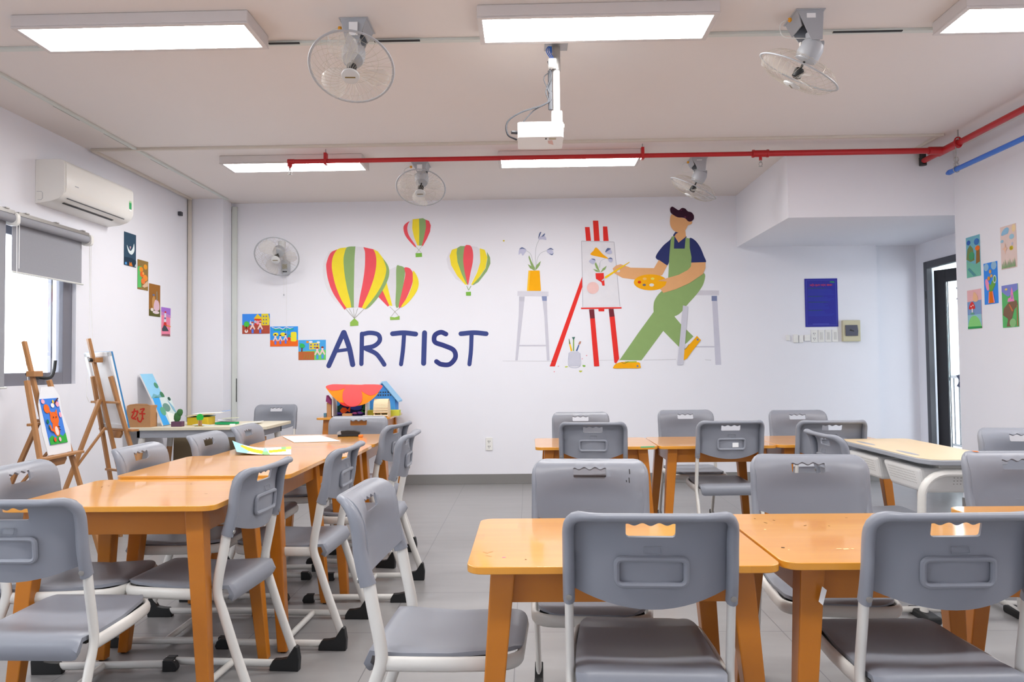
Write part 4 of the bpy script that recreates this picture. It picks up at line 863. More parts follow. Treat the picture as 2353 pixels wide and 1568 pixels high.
b.build('vent_grille', bd, smooth=False)
b = MB(); b.add([(x0+.17, y0+.02, z0-.0006), (x0+.21, y0+.02, z0-.0006), (x0+.21, y0+.05, z0-.0006), (x0+.17, y0+.05, z0-.0006)], [(0, 1, 2, 3)], mat('label_tan', (196, 186, 160), .6)); b.add([(x0+.15, y0+.02, z0-.0006), (x0+.16, y0+.02, z0-.0006), (x0+.16, y0+.045, z0-.0006), (x0+.15, y0+.045, z0-.0006)], [(0, 1, 2, 3)], BLACK)
b.add([(x0+.165, y0+.07, z0-.0006), (x0+.19, y0+.06, z0-.0006), (x0+.2, y0+.15, z0-.0006), (x0+.17, y0+.12, z0-.0006)], [(0, 1, 2, 3)], mat('pink_sticker', (228, 190, 182), .6)); b.build('underside_labels', bd, smooth=False)
b = MB(); CB = mat('black_cable', (52, 54, 60), .5)
b.tube(smoothline([(px0-.03, py0-.02, H-.16), (px0-.045, py0-.02, 2.95), (px0-.03, py0-.03, 2.86), (px0-.05, py0-.02, 2.80), (px0-.03, py0-.02, 2.74), (px0-.08, py0-.03, 2.70), (px0-.20, py0-.05, 2.655), (px0-.275, py0-.06, 2.60), (px0-.275, py0-.06, 2.53), (px0-.225, py0-.04, 2.505)], 6), .005, CB, 8)
b.tube(smoothline([(px0-.035, py0-.02, 2.84), (px0-.06, py0-.02, 2.78), (px0-.05, py0-.02, 2.72), (px0-.13, py0-.03, 2.67), (px0-.21, py0-.03, 2.585)], 6), .0035, CB, 8)
b.tube(smoothline([(px0-.025, py0-.02, 2.90), (px0-.07, py0-.02, 2.86), (px0-.05, py0-.02, 2.80), (px0-.025, py0-.02, 2.78)], 6), .003, CB, 8)
b.tube([(px0-.035, py0-.012, 2.9), (px0-.035, py0-.012, 2.68)], .0125, CB, 8); b.tube([(px0-.255, py0-.05, 2.545), (px0-.22, py0-.04, 2.545)], .010, CB, 8); b.build('cables', t)
b = MB(); b.bx(px0-.045, px0+.0, py0-.06, py0-.025, 2.905, 2.955, WHITEP); b.build('adapter', t, smooth=False, bevel=.006)
b = MB(); 
for k in range(3): b.tube(smoothline([(px0-.03+.008*k, py0-.04, 2.955), (px0-.055+.01*k, py0-.04, 3.0), (px0-.04+.006*k, py0-.03, 3.03), (px0-.025, py0-.04, 2.99)]), .003, BLUEP, 6)
b.build('blue_cable', t)
# ------------------------------------------------------------------ air conditioner
t = thing('air_conditioner', 'white split air conditioner high on the left wall', 'air conditioner')
y0, y1 = 5.30, 6.235; ACW = mat('ac_white', (233, 232, 228), .25, var=.01)
pr = [(XL, 2.785), (-3.37, 2.785), (-3.345, 2.775), (-3.335, 2.75), (-3.335, 2.56), (-3.345, 2.525), (-3.38, 2.497), (-3.45, 2.475), (XL, 2.463)]
b = MB(); b.prism(pr, lambda x, z: (x, y0, z), lambda x, z: (x, y1, z), ACW); b.build('body', t, ang=50, bevel=.003)
b = MB(); b.prism([(-3.365, 2.782), (-3.343, 2.774), (-3.328, 2.748), (-3.326, 2.60), (-3.330, 2.555), (-3.342, 2.535), (-3.35, 2.54), (-3.35, 2.77)], lambda x, z: (x, y0+.012, z), lambda x, z: (x, y1-.006, z), ACW); fp = b.build('front_panel', t, ang=50)
b = MB(); b.prism([(-3.358, 2.508), (-3.352, 2.512), (-3.351, 2.510), (-3.357, 2.506)], lambda x, z: (x, y0+.06, z), lambda x, z: (x, y1-.10, z), DARK); b.build('panel_gap', t, smooth=False)
b = MB(); b.prism([(-3.415, 2.4835), (-3.40, 2.489), (-3.40, 2.486), (-3.415, 2.4805)], lambda x, z: (x, y0+.10, z), lambda x, z: (x, y1-.18, z), BLACK); b.build('air_slot', t, smooth=False)
b = MB(); b.bx(-3.3262, -3.3252, y1-.075, y1-.038, 2.60, 2.655, mat('energy_green', (40, 160, 90), .6)); b.bx(-3.3262, -3.3252, y1-.075, y1-.038, 2.585, 2.60, PAPER); b.bx(-3.3262, -3.3252, y1-.075, y1-.038, 2.655, 2.67, mat('energy_pale', (170, 210, 160), .6)); b.build('energy_label', fp, smooth=False)
b = MB(); b.bx(-3.3258, -3.3252, y0+.11, y0+.155, 2.606, 2.613, GEDGE); b.build('badge', fp, smooth=False)
b = MB(); b.tube([(XL+x, y0-.001, z) for x, z in ((.012, 2.55), (.045, 2.55), (.055, 2.54), (.055, 2.50), (.045, 2.49), (.02, 2.49))], .0012, GEDGE, 5); b.build('side_port', t)
# ------------------------------------------------------------------ roller blinds
def blind(label, y0, y1, zb):
    t = thing('roller_blind', label, 'blind', (0, 0, 0), 0, 'grey roller blinds')
    xb = -3.47
    b = MB(); b.tube([(xb, y0, 2.285), (xb, y1, 2.285)], .031, FABRIC, 18); b.build('roller', t)
    b = MB(); b.bx(xb-.034, xb-.031, y0+.01, y1-.012, zb, 2.285, FABRIC); b.build('fabric', t, smooth=False)
    b = MB(); b.tube([(xb-.0325, y0+.005, zb), (xb-.0325, y1+.005, zb)], (.007, .011), PVC, 10, up=(1, 0, 0)); b.build('bottom_bar', t)
    b = MB(); b.bx(XL, xb+.02, y0, y1, 2.322, 2.334, STEEL); b.bx(xb+.018, xb+.022, y0, y1, 2.31, 2.334, STEEL); b.build('top_rail', t, smooth=False)
    b = MB()
    for k in range(3): yy = y0+.08+(y1-y0-.16)*k/2; b.bx(XL, xb+.03, yy-.018, yy+.018, 2.334, 2.341, STEEL)
    b.build('rail_clips', t, smooth=False)
    b = MB(); b.prism(rrect(-.045, .04, -.05, .042, .03), lambda x, z: (xb+x, y1, 2.285+z), lambda x, z: (xb+x, y1+.03, 2.285+z), IVORY); b.build('end_bracket', t, bevel=.004)
    return t
bl1 = blind('grey roller blind let down to the sill at the left edge', 3.35, 4.945, 1.142)
bl2 = blind('short grey roller blind pulled halfway up over the window', 4.985, 5.80, 1.93)
b = MB(); b.tube(smoothline([(-3.46, 5.825, 2.25), (-3.455, 5.82, 1.9), (-3.44, 5.79, 1.4), (-3.43, 5.75, 1.05)]), .0022, WHITEP, 6); b.tube(smoothline([(-3.45, 5.83, 2.25), (-3.45, 5.83, 1.9), (-3.44, 5.85, 1.4), (-3.43, 5.86, 1.05), (-3.43, 5.80, 1.0), (-3.43, 5.75, 1.05)]), .0022, WHITEP, 6); b.build('pull_chain', bl2)
b = MB(); b.tube([(-3.455, 5.0, 2.25), (-3.455, 5.0, 1.95)], .0022, WHITEP, 6); b.tube([(-3.455, 4.975, 2.25), (-3.455, 4.98, 1.9), (-3.455, 5.1, 1.2), (-3.45, 5.12, .95)], .0022, WHITEP, 6); b.build('pull_chain', bl1)
b = MB(); b.bx(XL, XL+.035, 7.50, 7.545, 2.82, 2.862, DARK); tag(b.build('wall_sensor', smooth=False, bevel=.005), 'small dark sensor high on the left wall near the column', 'sensor')
# ------------------------------------------------------------------ flat pictures: paper with painted patches
def picture(name, label, cat, group, base, patches, F, border=None):
    # F(u, v, off): u, v in 0..1, off = distance in front of the wall
    t = thing(name, label, cat, (0, 0, 0), 0, group) if False else None
    b = MB(); m = paint(border or base)
    b.prism([(0, 0), (1, 0), (1, 1), (0, 1)], lambda u, v: F(u, v, .001), lambda u, v: F(u, v, .0030), m)
    if border: b.poly([(.03, .03), (.97, .03), (.97, .97), (.03, .97)], lambda u, v: F(u, v, .0034), paint(base))
    for i, (c, p) in enumerate(patches):
        p = [(min(1, max(0, x)), min(1, max(0, y))) for x, y in p]; q = []
        for a in p:
            if not q or (abs(a[0]-q[-1][0])+abs(a[1]-q[-1][1])) > 1e-5: q.append(a)
        b.poly(q, lambda u, v: F(u, v, .0038+.00025*i), paint(c))
    return tag(b.build(name, smooth=False), label, cat, group)
def FX(x, sgn, ya, yb, z0, z1, sh=0):      # on a side wall; u runs from ya to yb
    return lambda u, v, o: (x+sgn*o, ya+(yb-ya)*u, z0+(z1-z0)*v)
def FY(px0, px1, py0, py1, y=8.0):
    a = on_y(px0, py0, y); c = on_y(px1, py1, y); return lambda u, v, o: (a.x+(c.x-a.x)*u, y-o, c.z+(a.z-c.z)*v)
G1 = 'drawings on the left wall'
picture('moon_drawing', 'dark blue drawing with a white crescent on the left wall, topmost of four', 'drawing', G1, (56, 82, 104),
    [((232, 244, 246), smoothline([(.22, .62), (.35, .42), (.62, .36), (.85, .5), (.82, .72), (.72, .58), (.55, .47), (.4, .5)], 4, True)), ((240, 200, 210), [(.45, .6), (.5, .5), (.56, .6)]), ((226, 130, 50), [(.42, 0), (.42, .14), (.5, .08), (.58, .14), (.7, 0)]), ((40, 60, 80), [(0, 0), (1, 0), (1, .2), (.6, .26), (0, .24)]), ((226, 130, 50), [(.42, 0.01), (.42, .14), (.5, .08), (.58, .14), (.7, 0.01)]), ((200, 210, 220), [(.86, 0.02), (.98, .12), (.98, .02)]), ((90, 160, 220), [(.05, .02), (.22, .02), (.2, .1), (.06, .09)])], FX(XL, 1, 6.49, 6.69, 2.18, 2.475))
picture('fruit_drawing', 'green and brown drawing of orange fruit on the left wall', 'drawing', G1, (150, 122, 70),
    [((98, 196, 110), [(0, .75), (.35, .8), (.5, .55), (.3, .3), (.35, .08), (0, .05)]), ((236, 160, 50), ell(.72, .8, .17, .09)), ((240, 150, 50), ell(.32, .68, .18, .09)), ((236, 110, 50), ell(.4, .52, .2, .1)), ((244, 150, 60), ell(.7, .42, .22, .11)), ((240, 130, 70), ell(.5, .3, .2, .1)), ((222, 190, 160), [(.4, .12), (.95, .35), (.95, .15), (.6, .08)]), ((250, 180, 90), ell(.5, .56, .08, .05))], FX(XL, 1, 6.72, 6.91, 1.99, 2.262))
picture('still_life_drawing', 'brown still life drawing with a pink jug on the left wall', 'drawing', G1, (160, 108, 50),
    [((92, 92, 46), [(0, 0), (1, 0), (1, .22), (.5, .26), (0, .2)]), ((200, 150, 90), smoothline([(.3, .25), (.25, .5), (.35, .62), (.5, .6), (.55, .4), (.5, .25)], 3, True)), ((224, 190, 206), smoothline([(.45, .2), (.4, .35), (.55, .52), (.8, .5), (.92, .35), (.85, .2)], 3, True)), ((150, 140, 120), [(.65, .5), (.62, .78), (.72, .8), (.74, .5)]), ((236, 226, 216), ell(.25, .2, .14, .05)), ((230, 214, 220), ell(.6, .13, .3, .05)), ((110, 120, 150), ell(.38, .66, .12, .03))], FX(XL, 1, 6.93, 7.14, 1.76, 2.065))
picture('lighthouse_drawing', 'pink and purple drawing of a lighthouse on the left wall, lowest of four', 'drawing', G1, (244, 140, 170),
    [((170, 120, 214), [(0, .85), (1, .75), (1, 1), (0, 1)]), ((206, 140, 200), [(0, .85), (1, .75), (1, .66), (0, .74)]), ((226, 226, 240), [(.28, .45), (.34, .82), (.5, .82), (.52, .45)]), ((110, 120, 170), [(.3, .6), (.32, .66), (.5, .66), (.5, .6)]), ((214, 60, 50), [(.22, .36), (.3, .5), (.52, .5), (.6, .36)]), ((70, 80, 90), [(.08, .26), (.3, .4), (.5, .36), (.8, .2), (.1, .18)]), ((240, 150, 90), [(.5, .42), (1, .38), (1, .34), (.6, .36)]), ((150, 100, 110), [(.02, .02), (.96, .02), (.9, .1), (.1, .08)]), ((214, 50, 50), ell(.42, .84, .1, .03))], FX(XL, 1, 7.16, 7.35, 1.575, 1.86), border=(246, 238, 238))
G2 = 'clay pictures on the back wall'
def kid(x, y, s, hat=(150, 60, 50), lo=(90, 130, 240)):
    return [(lo, [(x-.035*s, y), (x+.04*s, y), (x+.04*s, y+.2*s), (x-.035*s, y+.2*s)]), ((244, 214, 210), [(x-.1*s, y+.22*s), (x-.07*s, y+.16*s), (x, y+.32*s), (x+.07*s, y+.16*s), (x+.1*s, y+.22*s), (x+.03*s, y+.42*s), (x-.03*s, y+.42*s)]), ((250, 224, 210), ell(x, y+.47*s, .04*s, .07*s, 10)), (hat, [(x-.05*s, y+.5*s), (x+.05*s, y+.5*s), (x+.03*s, y+.58*s), (x-.03*s, y+.58*s)])]
picture('school_clay_picture', 'blue and brown clay picture with a yellow building, leftmost of three', 'picture', G2, (70, 148, 246),
    [((184, 84, 66), [(0, 0), (1, 0), (1, .44), (0, .44)]), ((236, 216, 60), [(.68, .42), (.98, .42), (1, .7), (.95, 1), (.70, 1)]), ((230, 70, 50), [(.44, .44), (.70, .44), (.70, .76), (.44, .76)]), ((244, 206, 50), [(.42, .76), (.56, 1), (.70, .80), (.70, .74)]), ((84, 200, 80), ell(.16, .48, .1, .15)), ((90, 40, 30), [(.13, .2), (.17, .2), (.17, .38), (.13, .38)]), ((240, 240, 240), ell(.15, .14, .06, .09)), ((184, 84, 66), ell(.15, .19, .025, .07)), ((250, 170, 190), ell(.57, .56, .06, .1)), ((190, 200, 220), ell(.48, .6, .05, .07)), ((190, 200, 220), ell(.66, .6, .04, .07)), ((240, 240, 240), [(.27, .52), (.3, .68), (.33, .56), (.36, .64), (.41, .52), (.36, .46)])]
    + [((84, 100, 180), ell(x, y, .025, .035, 8)) for x in (.78, .88) for y in (.52, .7, .87)] + kid(.38, .03, 1.0, (190, 90, 80)) + kid(.66, .03, 1.0, (190, 90, 80)), FY(557, 620, 722, 767))
picture('music_clay_picture', 'blue and orange clay picture of three children, middle of three', 'picture', G2, (60, 160, 246),
    [((246, 112, 44), [(0, 0), (1, 0), (1, .32), (0, .32)]), ((244, 228, 60), ell(.2, .60, .1, .1)), ((244, 228, 60), ell(.46, .60, .1, .1)), ((246, 230, 60), rrect(.74, .95, .24, .72, .06)), ((60, 190, 120), [(.64, .44), (.68, .62), (.72, .54), (.76, .48), (.72, .44)]), ((230, 60, 50), ell(.68, .38, .06, .08)), ((50, 180, 170), [(.13, .8), (.36, .78), (.6, .78), (.85, .84), (.85, .9), (.5, .88), (.13, .9)]), ((235, 235, 240), [(.06, .96), (.2, .88), (.34, .92), (.46, .84), (.58, .96), (.72, .88), (.86, .97), (.72, .92), (.58, .99), (.46, .88), (.34, .96), (.2, .92), (.06, .99)])]
    + kid(.19, .1, .9, (60, 50, 50)) + kid(.37, .12, .8, (60, 50, 50)) + kid(.56, .14, .85, (60, 50, 50)), FY(621, 685, 751, 796))
picture('garden_clay_picture', 'green and brown clay picture of two children, right of three', 'picture', G2, (80, 174, 240),
    [((120, 220, 110), [(0, .42), (1, .5), (1, 0), (0, 0)]), ((196, 110, 64), [(0, .42), (.58, .42), (.58, 0), (0, 0)]), ((236, 214, 70), [(.40, .52), (.40, .84), (.76, .86), (.78, .54)]), ((240, 150, 50), ell(.33, .9, .05, .06)), ((240, 240, 245), ell(.45, .9, .07, .05)), ((240, 240, 245), ell(.73, .88, .06, .05)), ((60, 190, 110), ell(.14, .7, .1, .12)), ((70, 200, 90), [(.02, .84), (.16, .82), (.26, .66), (.16, .72)]), ((110, 60, 40), [(.10, .42), (.15, .42), (.15, .62), (.11, .62)])]
    + [((90, 110, 200), ell(x, y, .035, .04, 8)) for x in (.46, .6, .7) for y in (.62, .76)] + [((120, 190, 70), [(x, .05), (x+.05, .36), (x+.02, .1)]) for x in (.2, .3, .38)] + kid(.69, .04, 1.05, (150, 60, 40), (90, 160, 240)) + kid(.88, .06, 1.05, (150, 60, 40), (90, 160, 240)), FY(686, 749, 782, 827))
G3 = 'drawings on the right wall'
def clouds(*L): return [((150, 190, 220), ell(x, y, r, r*.5)) for x, y, r in L]
picture('forest_drawing', 'teal drawing with blue trees and an orange mushroom, top left of the right wall', 'drawing', G3, (120, 182, 200),
    [((120, 190, 170), [(0, .42), (.6, .3), (1, .36), (1, 0), (0, 0)]), ((120, 140, 90), [(0, .46), (.1, .7), (.3, .8), (.5, .7), (.6, .4), (.3, .38)]), ((60, 100, 180), ell(.2, .86, .14, .06)), ((70, 120, 190), ell(.78, .84, .18, .08)), ((150, 110, 60), [(.7, .3), (.75, .66), (.98, .7), (.98, .34)]), ((240, 120, 50), ell(.84, .68, .17, .06)), ((80, 160, 110), ell(.4, .52, .2, .1)), ((90, 150, 160), [(.1, .2), (.2, .24), (.7, .02), (.5, .02)])], FX(XR, -1, 6.264, 6.075, 1.935, 2.268))
picture('bee_drawing', 'pale pink drawing with clouds and a striped bee, top right of the right wall', 'drawing', G3, (228, 206, 200),
    [((150, 196, 226), smoothline([(.06, .80), (.3, .8), (.5, .82), (.56, .92), (.4, .96), (.15, .9)], 3, True)), ((160, 200, 220), ell(.72, .72, .15, .06)), ((160, 200, 220), ell(.1, .66, .1, .035)), ((238, 214, 170), ell(.86, .9, .12, .09)), ((230, 210, 60), ell(.68, .46, .12, .05)), ((50, 50, 40), [(.6, .42), (.63, .42), (.64, .5), (.61, .5)]), ((50, 50, 40), [(.70, .42), (.73, .42), (.74, .5), (.71, .5)]), ((190, 190, 210), ell(.75, .55, .05, .04)), ((236, 194, 170), [(.1, .48), (.25, .5), (.3, .62), (.34, .5), (.46, .48), (.34, .44), (.3, .34), (.25, .44)])]
    + [((140, 176, 130), [(.04+k*.1, .02), (.08+k*.1, .16+.04*(k % 3)), (.13+k*.1, .02)]) for k in range(9)], FX(XR, -1, 5.811, 5.625, 1.945, 2.272))
picture('vase_drawing', 'bright blue drawing of a flower bunch in an orange vase, centre of five', 'drawing', G3, (64, 142, 236),
    clouds((.2, .9, .18), (.76, .91, .2)) + [((240, 150, 190), smoothline([(.1, .55), (.2, .36), (.36, .34), (.38, .5), (.2, .62)], 3, True)), ((110, 170, 80), [(.4, .3), (.36, .5), (.5, .45), (.6, .55), (.85, .6), (.85, .45), (.62, .3)]), ((200, 220, 210), ell(.8, .58, .13, .1)), ((110, 160, 90), ell(.8, .58, .08, .07)), ((220, 160, 90), ell(.5, .78, .09, .05)), ((226, 150, 60), ell(.38, .62, .1, .05)), ((220, 170, 100), ell(.58, .67, .09, .04)), ((244, 150, 180), [(.3, .02), (.36, .3), (.66, .3), (.78, .02)]), ((230, 116, 30), [(.36, .02), (.38, .3), (.62, .3), (.7, .02)])], FX(XR, -1, 6.036, 5.862, 1.695, 2.022))
picture('toadstool_drawing', 'pink and blue drawing with a red toadstool, bottom left of the right wall', 'drawing', G3, (236, 186, 190),
    [((130, 160, 206), [(0, .7), (1, .72), (1, .35), (0, .35)]), ((150, 200, 214), [(0, .36), (1, .36), (1, 0), (0, 0)]), ((140, 214, 130), smoothline([(.0, .02), (.1, .2), (.3, .32), (.6, .32), (.85, .2), (1, .02)], 3)), ((60, 160, 90), [(0, 0), (1, 0), (1, .05), (0, .06)]), ((240, 190, 150), smoothline([(.42, .8), (.5, .94), (.7, .86), (.78, .72), (.6, .68), (.44, .72)], 3, True)), ((222, 60, 60), smoothline([(.12, .52), (.2, .64), (.36, .70), (.5, .62), (.56, .52), (.36, .5)], 3, True)), ((246, 240, 240), ell(.28, .58, .04, .02, 8)), ((246, 240, 240), ell(.42, .6, .04, .02, 8)), ((240, 236, 236), [(.32, .42), (.32, .52), (.4, .52), (.4, .42)]), ((110, 170, 150), ell(.36, .39, .14, .03))], FX(XR, -1, 6.27, 6.078, 1.512, 1.83))
picture('path_drawing', 'green and brown drawing of a path under a violet sky, bottom right', 'drawing', G3, (96, 184, 110),
    [((130, 140, 210), [(0, 1), (1, 1), (1, .86), (.7, .8), (.4, .72), (.15, .8), (0, .86)]), ((130, 104, 84), [(.05, .3), (.1, .45), (.4, .58), (.9, .62), (.98, .5), (.75, .4), (.6, .2), (.5, .02), (.25, .02), (.35, .2)]), ((232, 140, 190), [(.35, .6), (.4, .68), (.55, .7), (.58, .84), (.64, .94), (.7, .84), (.74, .7), (.78, .6)]), ((170, 130, 200), [(.58, .66), (.62, .76), (.68, .76), (.7, .66)]), ((196, 120, 80), [(.42, .54), (.5, .54), (.7, .38), (.62, .36)]), ((140, 190, 130), ell(.65, .1, .2, .1)), ((240, 210, 110), ell(.3, .9, .08, .025)), ((170, 130, 90), [(.9, .02), (.92, .5), (.97, .5), (.98, .02)])], FX(XR, -1, 5.817, 5.628, 1.50, 1.822))
# ------------------------------------------------------------------ poster, switches, sockets
t = thing('rules_poster', 'royal blue school rules poster with red heading on the back wall', 'poster')
F = FY(1848, 1926, 641, 751); b = MB(); b.prism([(0, 0), (1, 0), (1, 1), (0, 1)], lambda u, v: F(u, v, .001), lambda u, v: F(u, v, .006), mat('poster_blue', (38, 40, 156), .35)); b.build('poster_board', t, smooth=False)
b = MB(); LB_ = paint((96, 104, 200))
def frame_line(a): 
    for (u0, u1, v0, v1) in a: b.add([F(u0, v0, .0068), F(u1, v0, .0068), F(u1, v1, .0068), F(u0, v1, .0068)], [(0, 1, 2, 3)], LB_)
frame_line([(.045, .055, .04, .96), (.945, .955, .04, .96), (.045, .955, .035, .04), (.045, .955, .96, .965)]); b.build('border_line', t, smooth=False)
b = MB(); rl = random.Random(5); v = .805
SEC = [(5, False), (3, False), (5, False), (4, False)]
for n_, _ in SEC:
    b.add([F(.09, v-.012, .0066), F(.09+rl.uniform(.35, .75), v-.012, .0066), F(.09+.5, v, .0066), F(.09, v, .0066)], [(0, 1, 2, 3)], paint((60, 96, 110))); v -= .028
    for k in range(n_):
        e = rl.uniform(.5, .92); b.add([F(.1, v-.013, .0066), F(e, v-.013, .0066), F(e, v, .0066), F(.1, v, .0066)], [(0, 1, 2, 3)], paint((64, 74, 176))); v -= .026
    v -= .012
b.add([F(.22, .052, .0066), F(.72, .052, .0066), F(.72, .064, .0066), F(.22, .064, .0066)], [(0, 1, 2, 3)], LB_); b.build('small_print', t, smooth=False)
def text(parent, s, p, size, m, name, align='CENTER'):
    c = bpy.data.curves.new(name, 'FONT'); c.body = s; c.size = size; c.align_x = align; c.align_y = 'CENTER'; c.extrude = .0006; c.offset = size*.02
    o = bpy.data.objects.new(name, c); COL.objects.link(o); dg = bpy.context.evaluated_depsgraph_get(); me = bpy.data.meshes.new_from_object(o.evaluated_get(dg)); bpy.data.objects.remove(o)
    me.materials.clear(); me.materials.append(m); o = bpy.data.objects.new(name, me); COL.objects.link(o); o.location = p; o.rotation_euler = (PI/2, 0, 0); o.parent = parent; return o
h = text(t, 'NỘI QUY HỌC SINH', Vector(F(.5, .862, .0074)), .0255, paint((206, 74, 96)), 'heading'); h['label'] = 'red heading'
b = MB(); b.poly([(.76, .925), (.80, .94), (.9, .935), (.92, .905), (.88, .915), (.80, .915)], lambda u, v: F(u, v, .0068), paint((60, 160, 90))); b.build('green_logo', t, smooth=False)
def plate(name, label, px0, px1, py0, py1, kind, grp=None):
    t = thing(name, label, 'socket' if 'outlet' in name else 'switch', (0, 0, 0), 0, grp); F = FY(px0, px1, py0, py1)
    b = MB(); b.prism(rrect(0, 1, 0, 1, .06, 3), lambda u, v: F(u, v, 0), lambda u, v: F(u, v, .010), IVORY); b.build('plate', t, smooth=False, bevel=.002)
    if kind == 'switch':
        b = MB(); b.prism([(.3, .2), (.72, .2), (.72, .8), (.3, .8)], lambda u, v: F(u, v, .0101), lambda u, v: F(u, v, .015), mat('rocker_white', (214, 214, 210), .35)); b.build('rocker', t, smooth=False, bevel=.001)
    else:
        b = MB()
        for vc in (.3, .7):
            for (u0, u1, d0, d1) in ((.33, .40, -.05, .07), (.58, .65, -.05, .07), (.45, .53, -.14, -.08)): b.add([F(u0, vc+d0, .0105), F(u1, vc+d0, .0105), F(u1, vc+d1, .0105), F(u0, vc+d1, .0105)], [(0, 1, 2, 3)], DARK)
        b.build('pin_holes', t, smooth=False)
plate('wall_outlet', 'white double socket low on the back wall left of the far right row', 1116, 1132, 1006, 1035, 'outlet')
plate('wall_outlet', 'white socket at the left of the plate row under the blue poster', 1863, 1878, 758.5, 787, 'outlet')
for k, lab in enumerate(('white wall switch next to the socket in the row under the poster', 'white wall switch second from the right under the blue poster', 'white wall switch rightmost in the row under the blue poster')):
    plate('wall_switch', lab, 1879.5+k*16, 1893.5+k*16, 758.5-k*.3, 786.5-k*.3, 'switch', 'switches under the poster')
for k, (a, c, d, e, lab) in enumerate(((1806, 1814, 770, 783, 'small worn plug socket block leftmost below the poster'), (1822, 1833, 769, 788, 'small cream box below the poster, second from the left'), (1835, 1845, 771, 788, 'small white box below the poster, third from the left'), (1847, 1861, 770, 784, 'small white holder just left of the socket below the poster'))):
    F = FY(a, c, d, e); b = MB(); b.prism([(0, 0), (1, 0), (1, 1), (0, 1)], lambda u, v: F(u, v, 0), lambda u, v: F(u, v, .02), IVORY if k == 1 else WHITEP); tag(b.build('junction_box', smooth=False, bevel=.004), lab, 'box', 'small wall boxes below the poster')
t = thing('breaker_box', 'cream breaker box with dark flap beside the blue poster', 'breaker box'); F = FY(1932.5, 1974, 737, 785)
b = MB(); b.prism([(0, 0), (1, 0), (1, 1), (0, 1)], lambda u, v: F(u, v, 0), lambda u, v: F(u, v, .045), mat('cream_box', (206, 200, 168), .5)); b.build('housing', t, smooth=False, bevel=.006)
b = MB(); b.prism([(.13, .26), (.82, .26), (.84, .5), (.80, .77), (.12, .77)], lambda u, v: F(u, v, .0451), lambda u, v: F(u, v, .058), mat('smoked_flap', (92, 94, 106), .25)); b.build('flap', t, smooth=False, bevel=.003)
b = MB(); b.add([F(.33, .5, .0585), F(.6, .46, .0585), F(.6, .5, .0585), F(.38, .58, .0585)], [(0, 1, 2, 3)], BLACK); b.build('ink_scribble', t, smooth=False)
# ------------------------------------------------------------------ paintings on the back wall
def mural(name, label, cat, tr, pieces, group=None):
    ox, oy, s = tr; b = MB(); lay = 0
    for kind, c, d, *ex in pieces:
        lay += 1; o = .0010+.00022*lay; m = paint(c)
        fn = lambda x, y: on_y(ox+x/s, oy+y/s, YB-o)
        if kind == 'P': b.poly(d, fn, m)
        elif kind == 'S': b.poly(smoothline(d, 5, True), fn, m)
        elif kind == 'L':
            L, R_ = stroke(d, ex[0], 6, ex[1] if len(ex) > 1 else None)
            for i in range(len(L)-1): b.add([fn(*L[i]), fn(*L[i+1]), fn(*R_[i+1]), fn(*R_[i])], [(0, 1, 2, 3)], m)
            if len(ex) <= 1 and ex[0] > 12:
                for e in (d[0], d[-1]): b.poly(ell(e[0], e[1], ex[0]/2, ex[0]/2, 14), lambda x, y: on_y(ox+x/s, oy+y/s, YB-o+.0003), m)
    return tag(b.build(name, smooth=False), label, cat, group)
A = (500, 350, 2.8514)
R_, Y_, G_, W_, LG = (240, 92, 102), (248, 226, 62), (146, 178, 118), (226, 225, 232), (150, 194, 90)
def band(a, c): return a+c[::-1]
b1 = smoothline([(785, 636), (740, 660), (715, 720), (712, 760), (725, 840), (760, 930), (832, 1033)], 4); b2 = smoothline([(785, 636), (758, 680), (748, 740), (755, 800), (775, 880), (812, 970), (845, 1022)], 4)
b2t = smoothline([(845, 624), (790, 634), (758, 680), (748, 740), (755, 800), (775, 880), (812, 970), (845, 1022)], 4)
b3 = smoothline([(850, 622), (832, 660), (825, 710), (832, 800), (850, 900), (868, 970), (876, 1018)], 4); b3t = smoothline([(903, 617), (850, 622), (832, 660), (825, 710), (832, 800), (850, 900), (868, 970), (876, 1018)], 4)
b4 = smoothline([(903, 617), (897, 700), (895, 800), (893, 900), (893, 1018)], 4); b5 = smoothline([(955, 622), (966, 660), (964, 760), (950, 860), (932, 950), (922, 1016)], 4)
b6 = smoothline([(1020, 636), (1035, 670), (1040, 730), (1025, 820), (990, 920), (945, 1020)], 4); b7 = smoothline([(1080, 690), (1100, 740), (1105, 780), (1085, 850), (1040, 930), (965, 1028)], 4)
b8 = smoothline([(1080, 690), (1115, 740), (1125, 790), (1110, 850), (1060, 940), (1000, 1010), (968, 1030)], 4)
b0 = smoothline([(730, 650), (692, 730), (698, 840), (740, 940), (828, 1032)], 4)
GB = 'painted hot air balloons on the back wall'
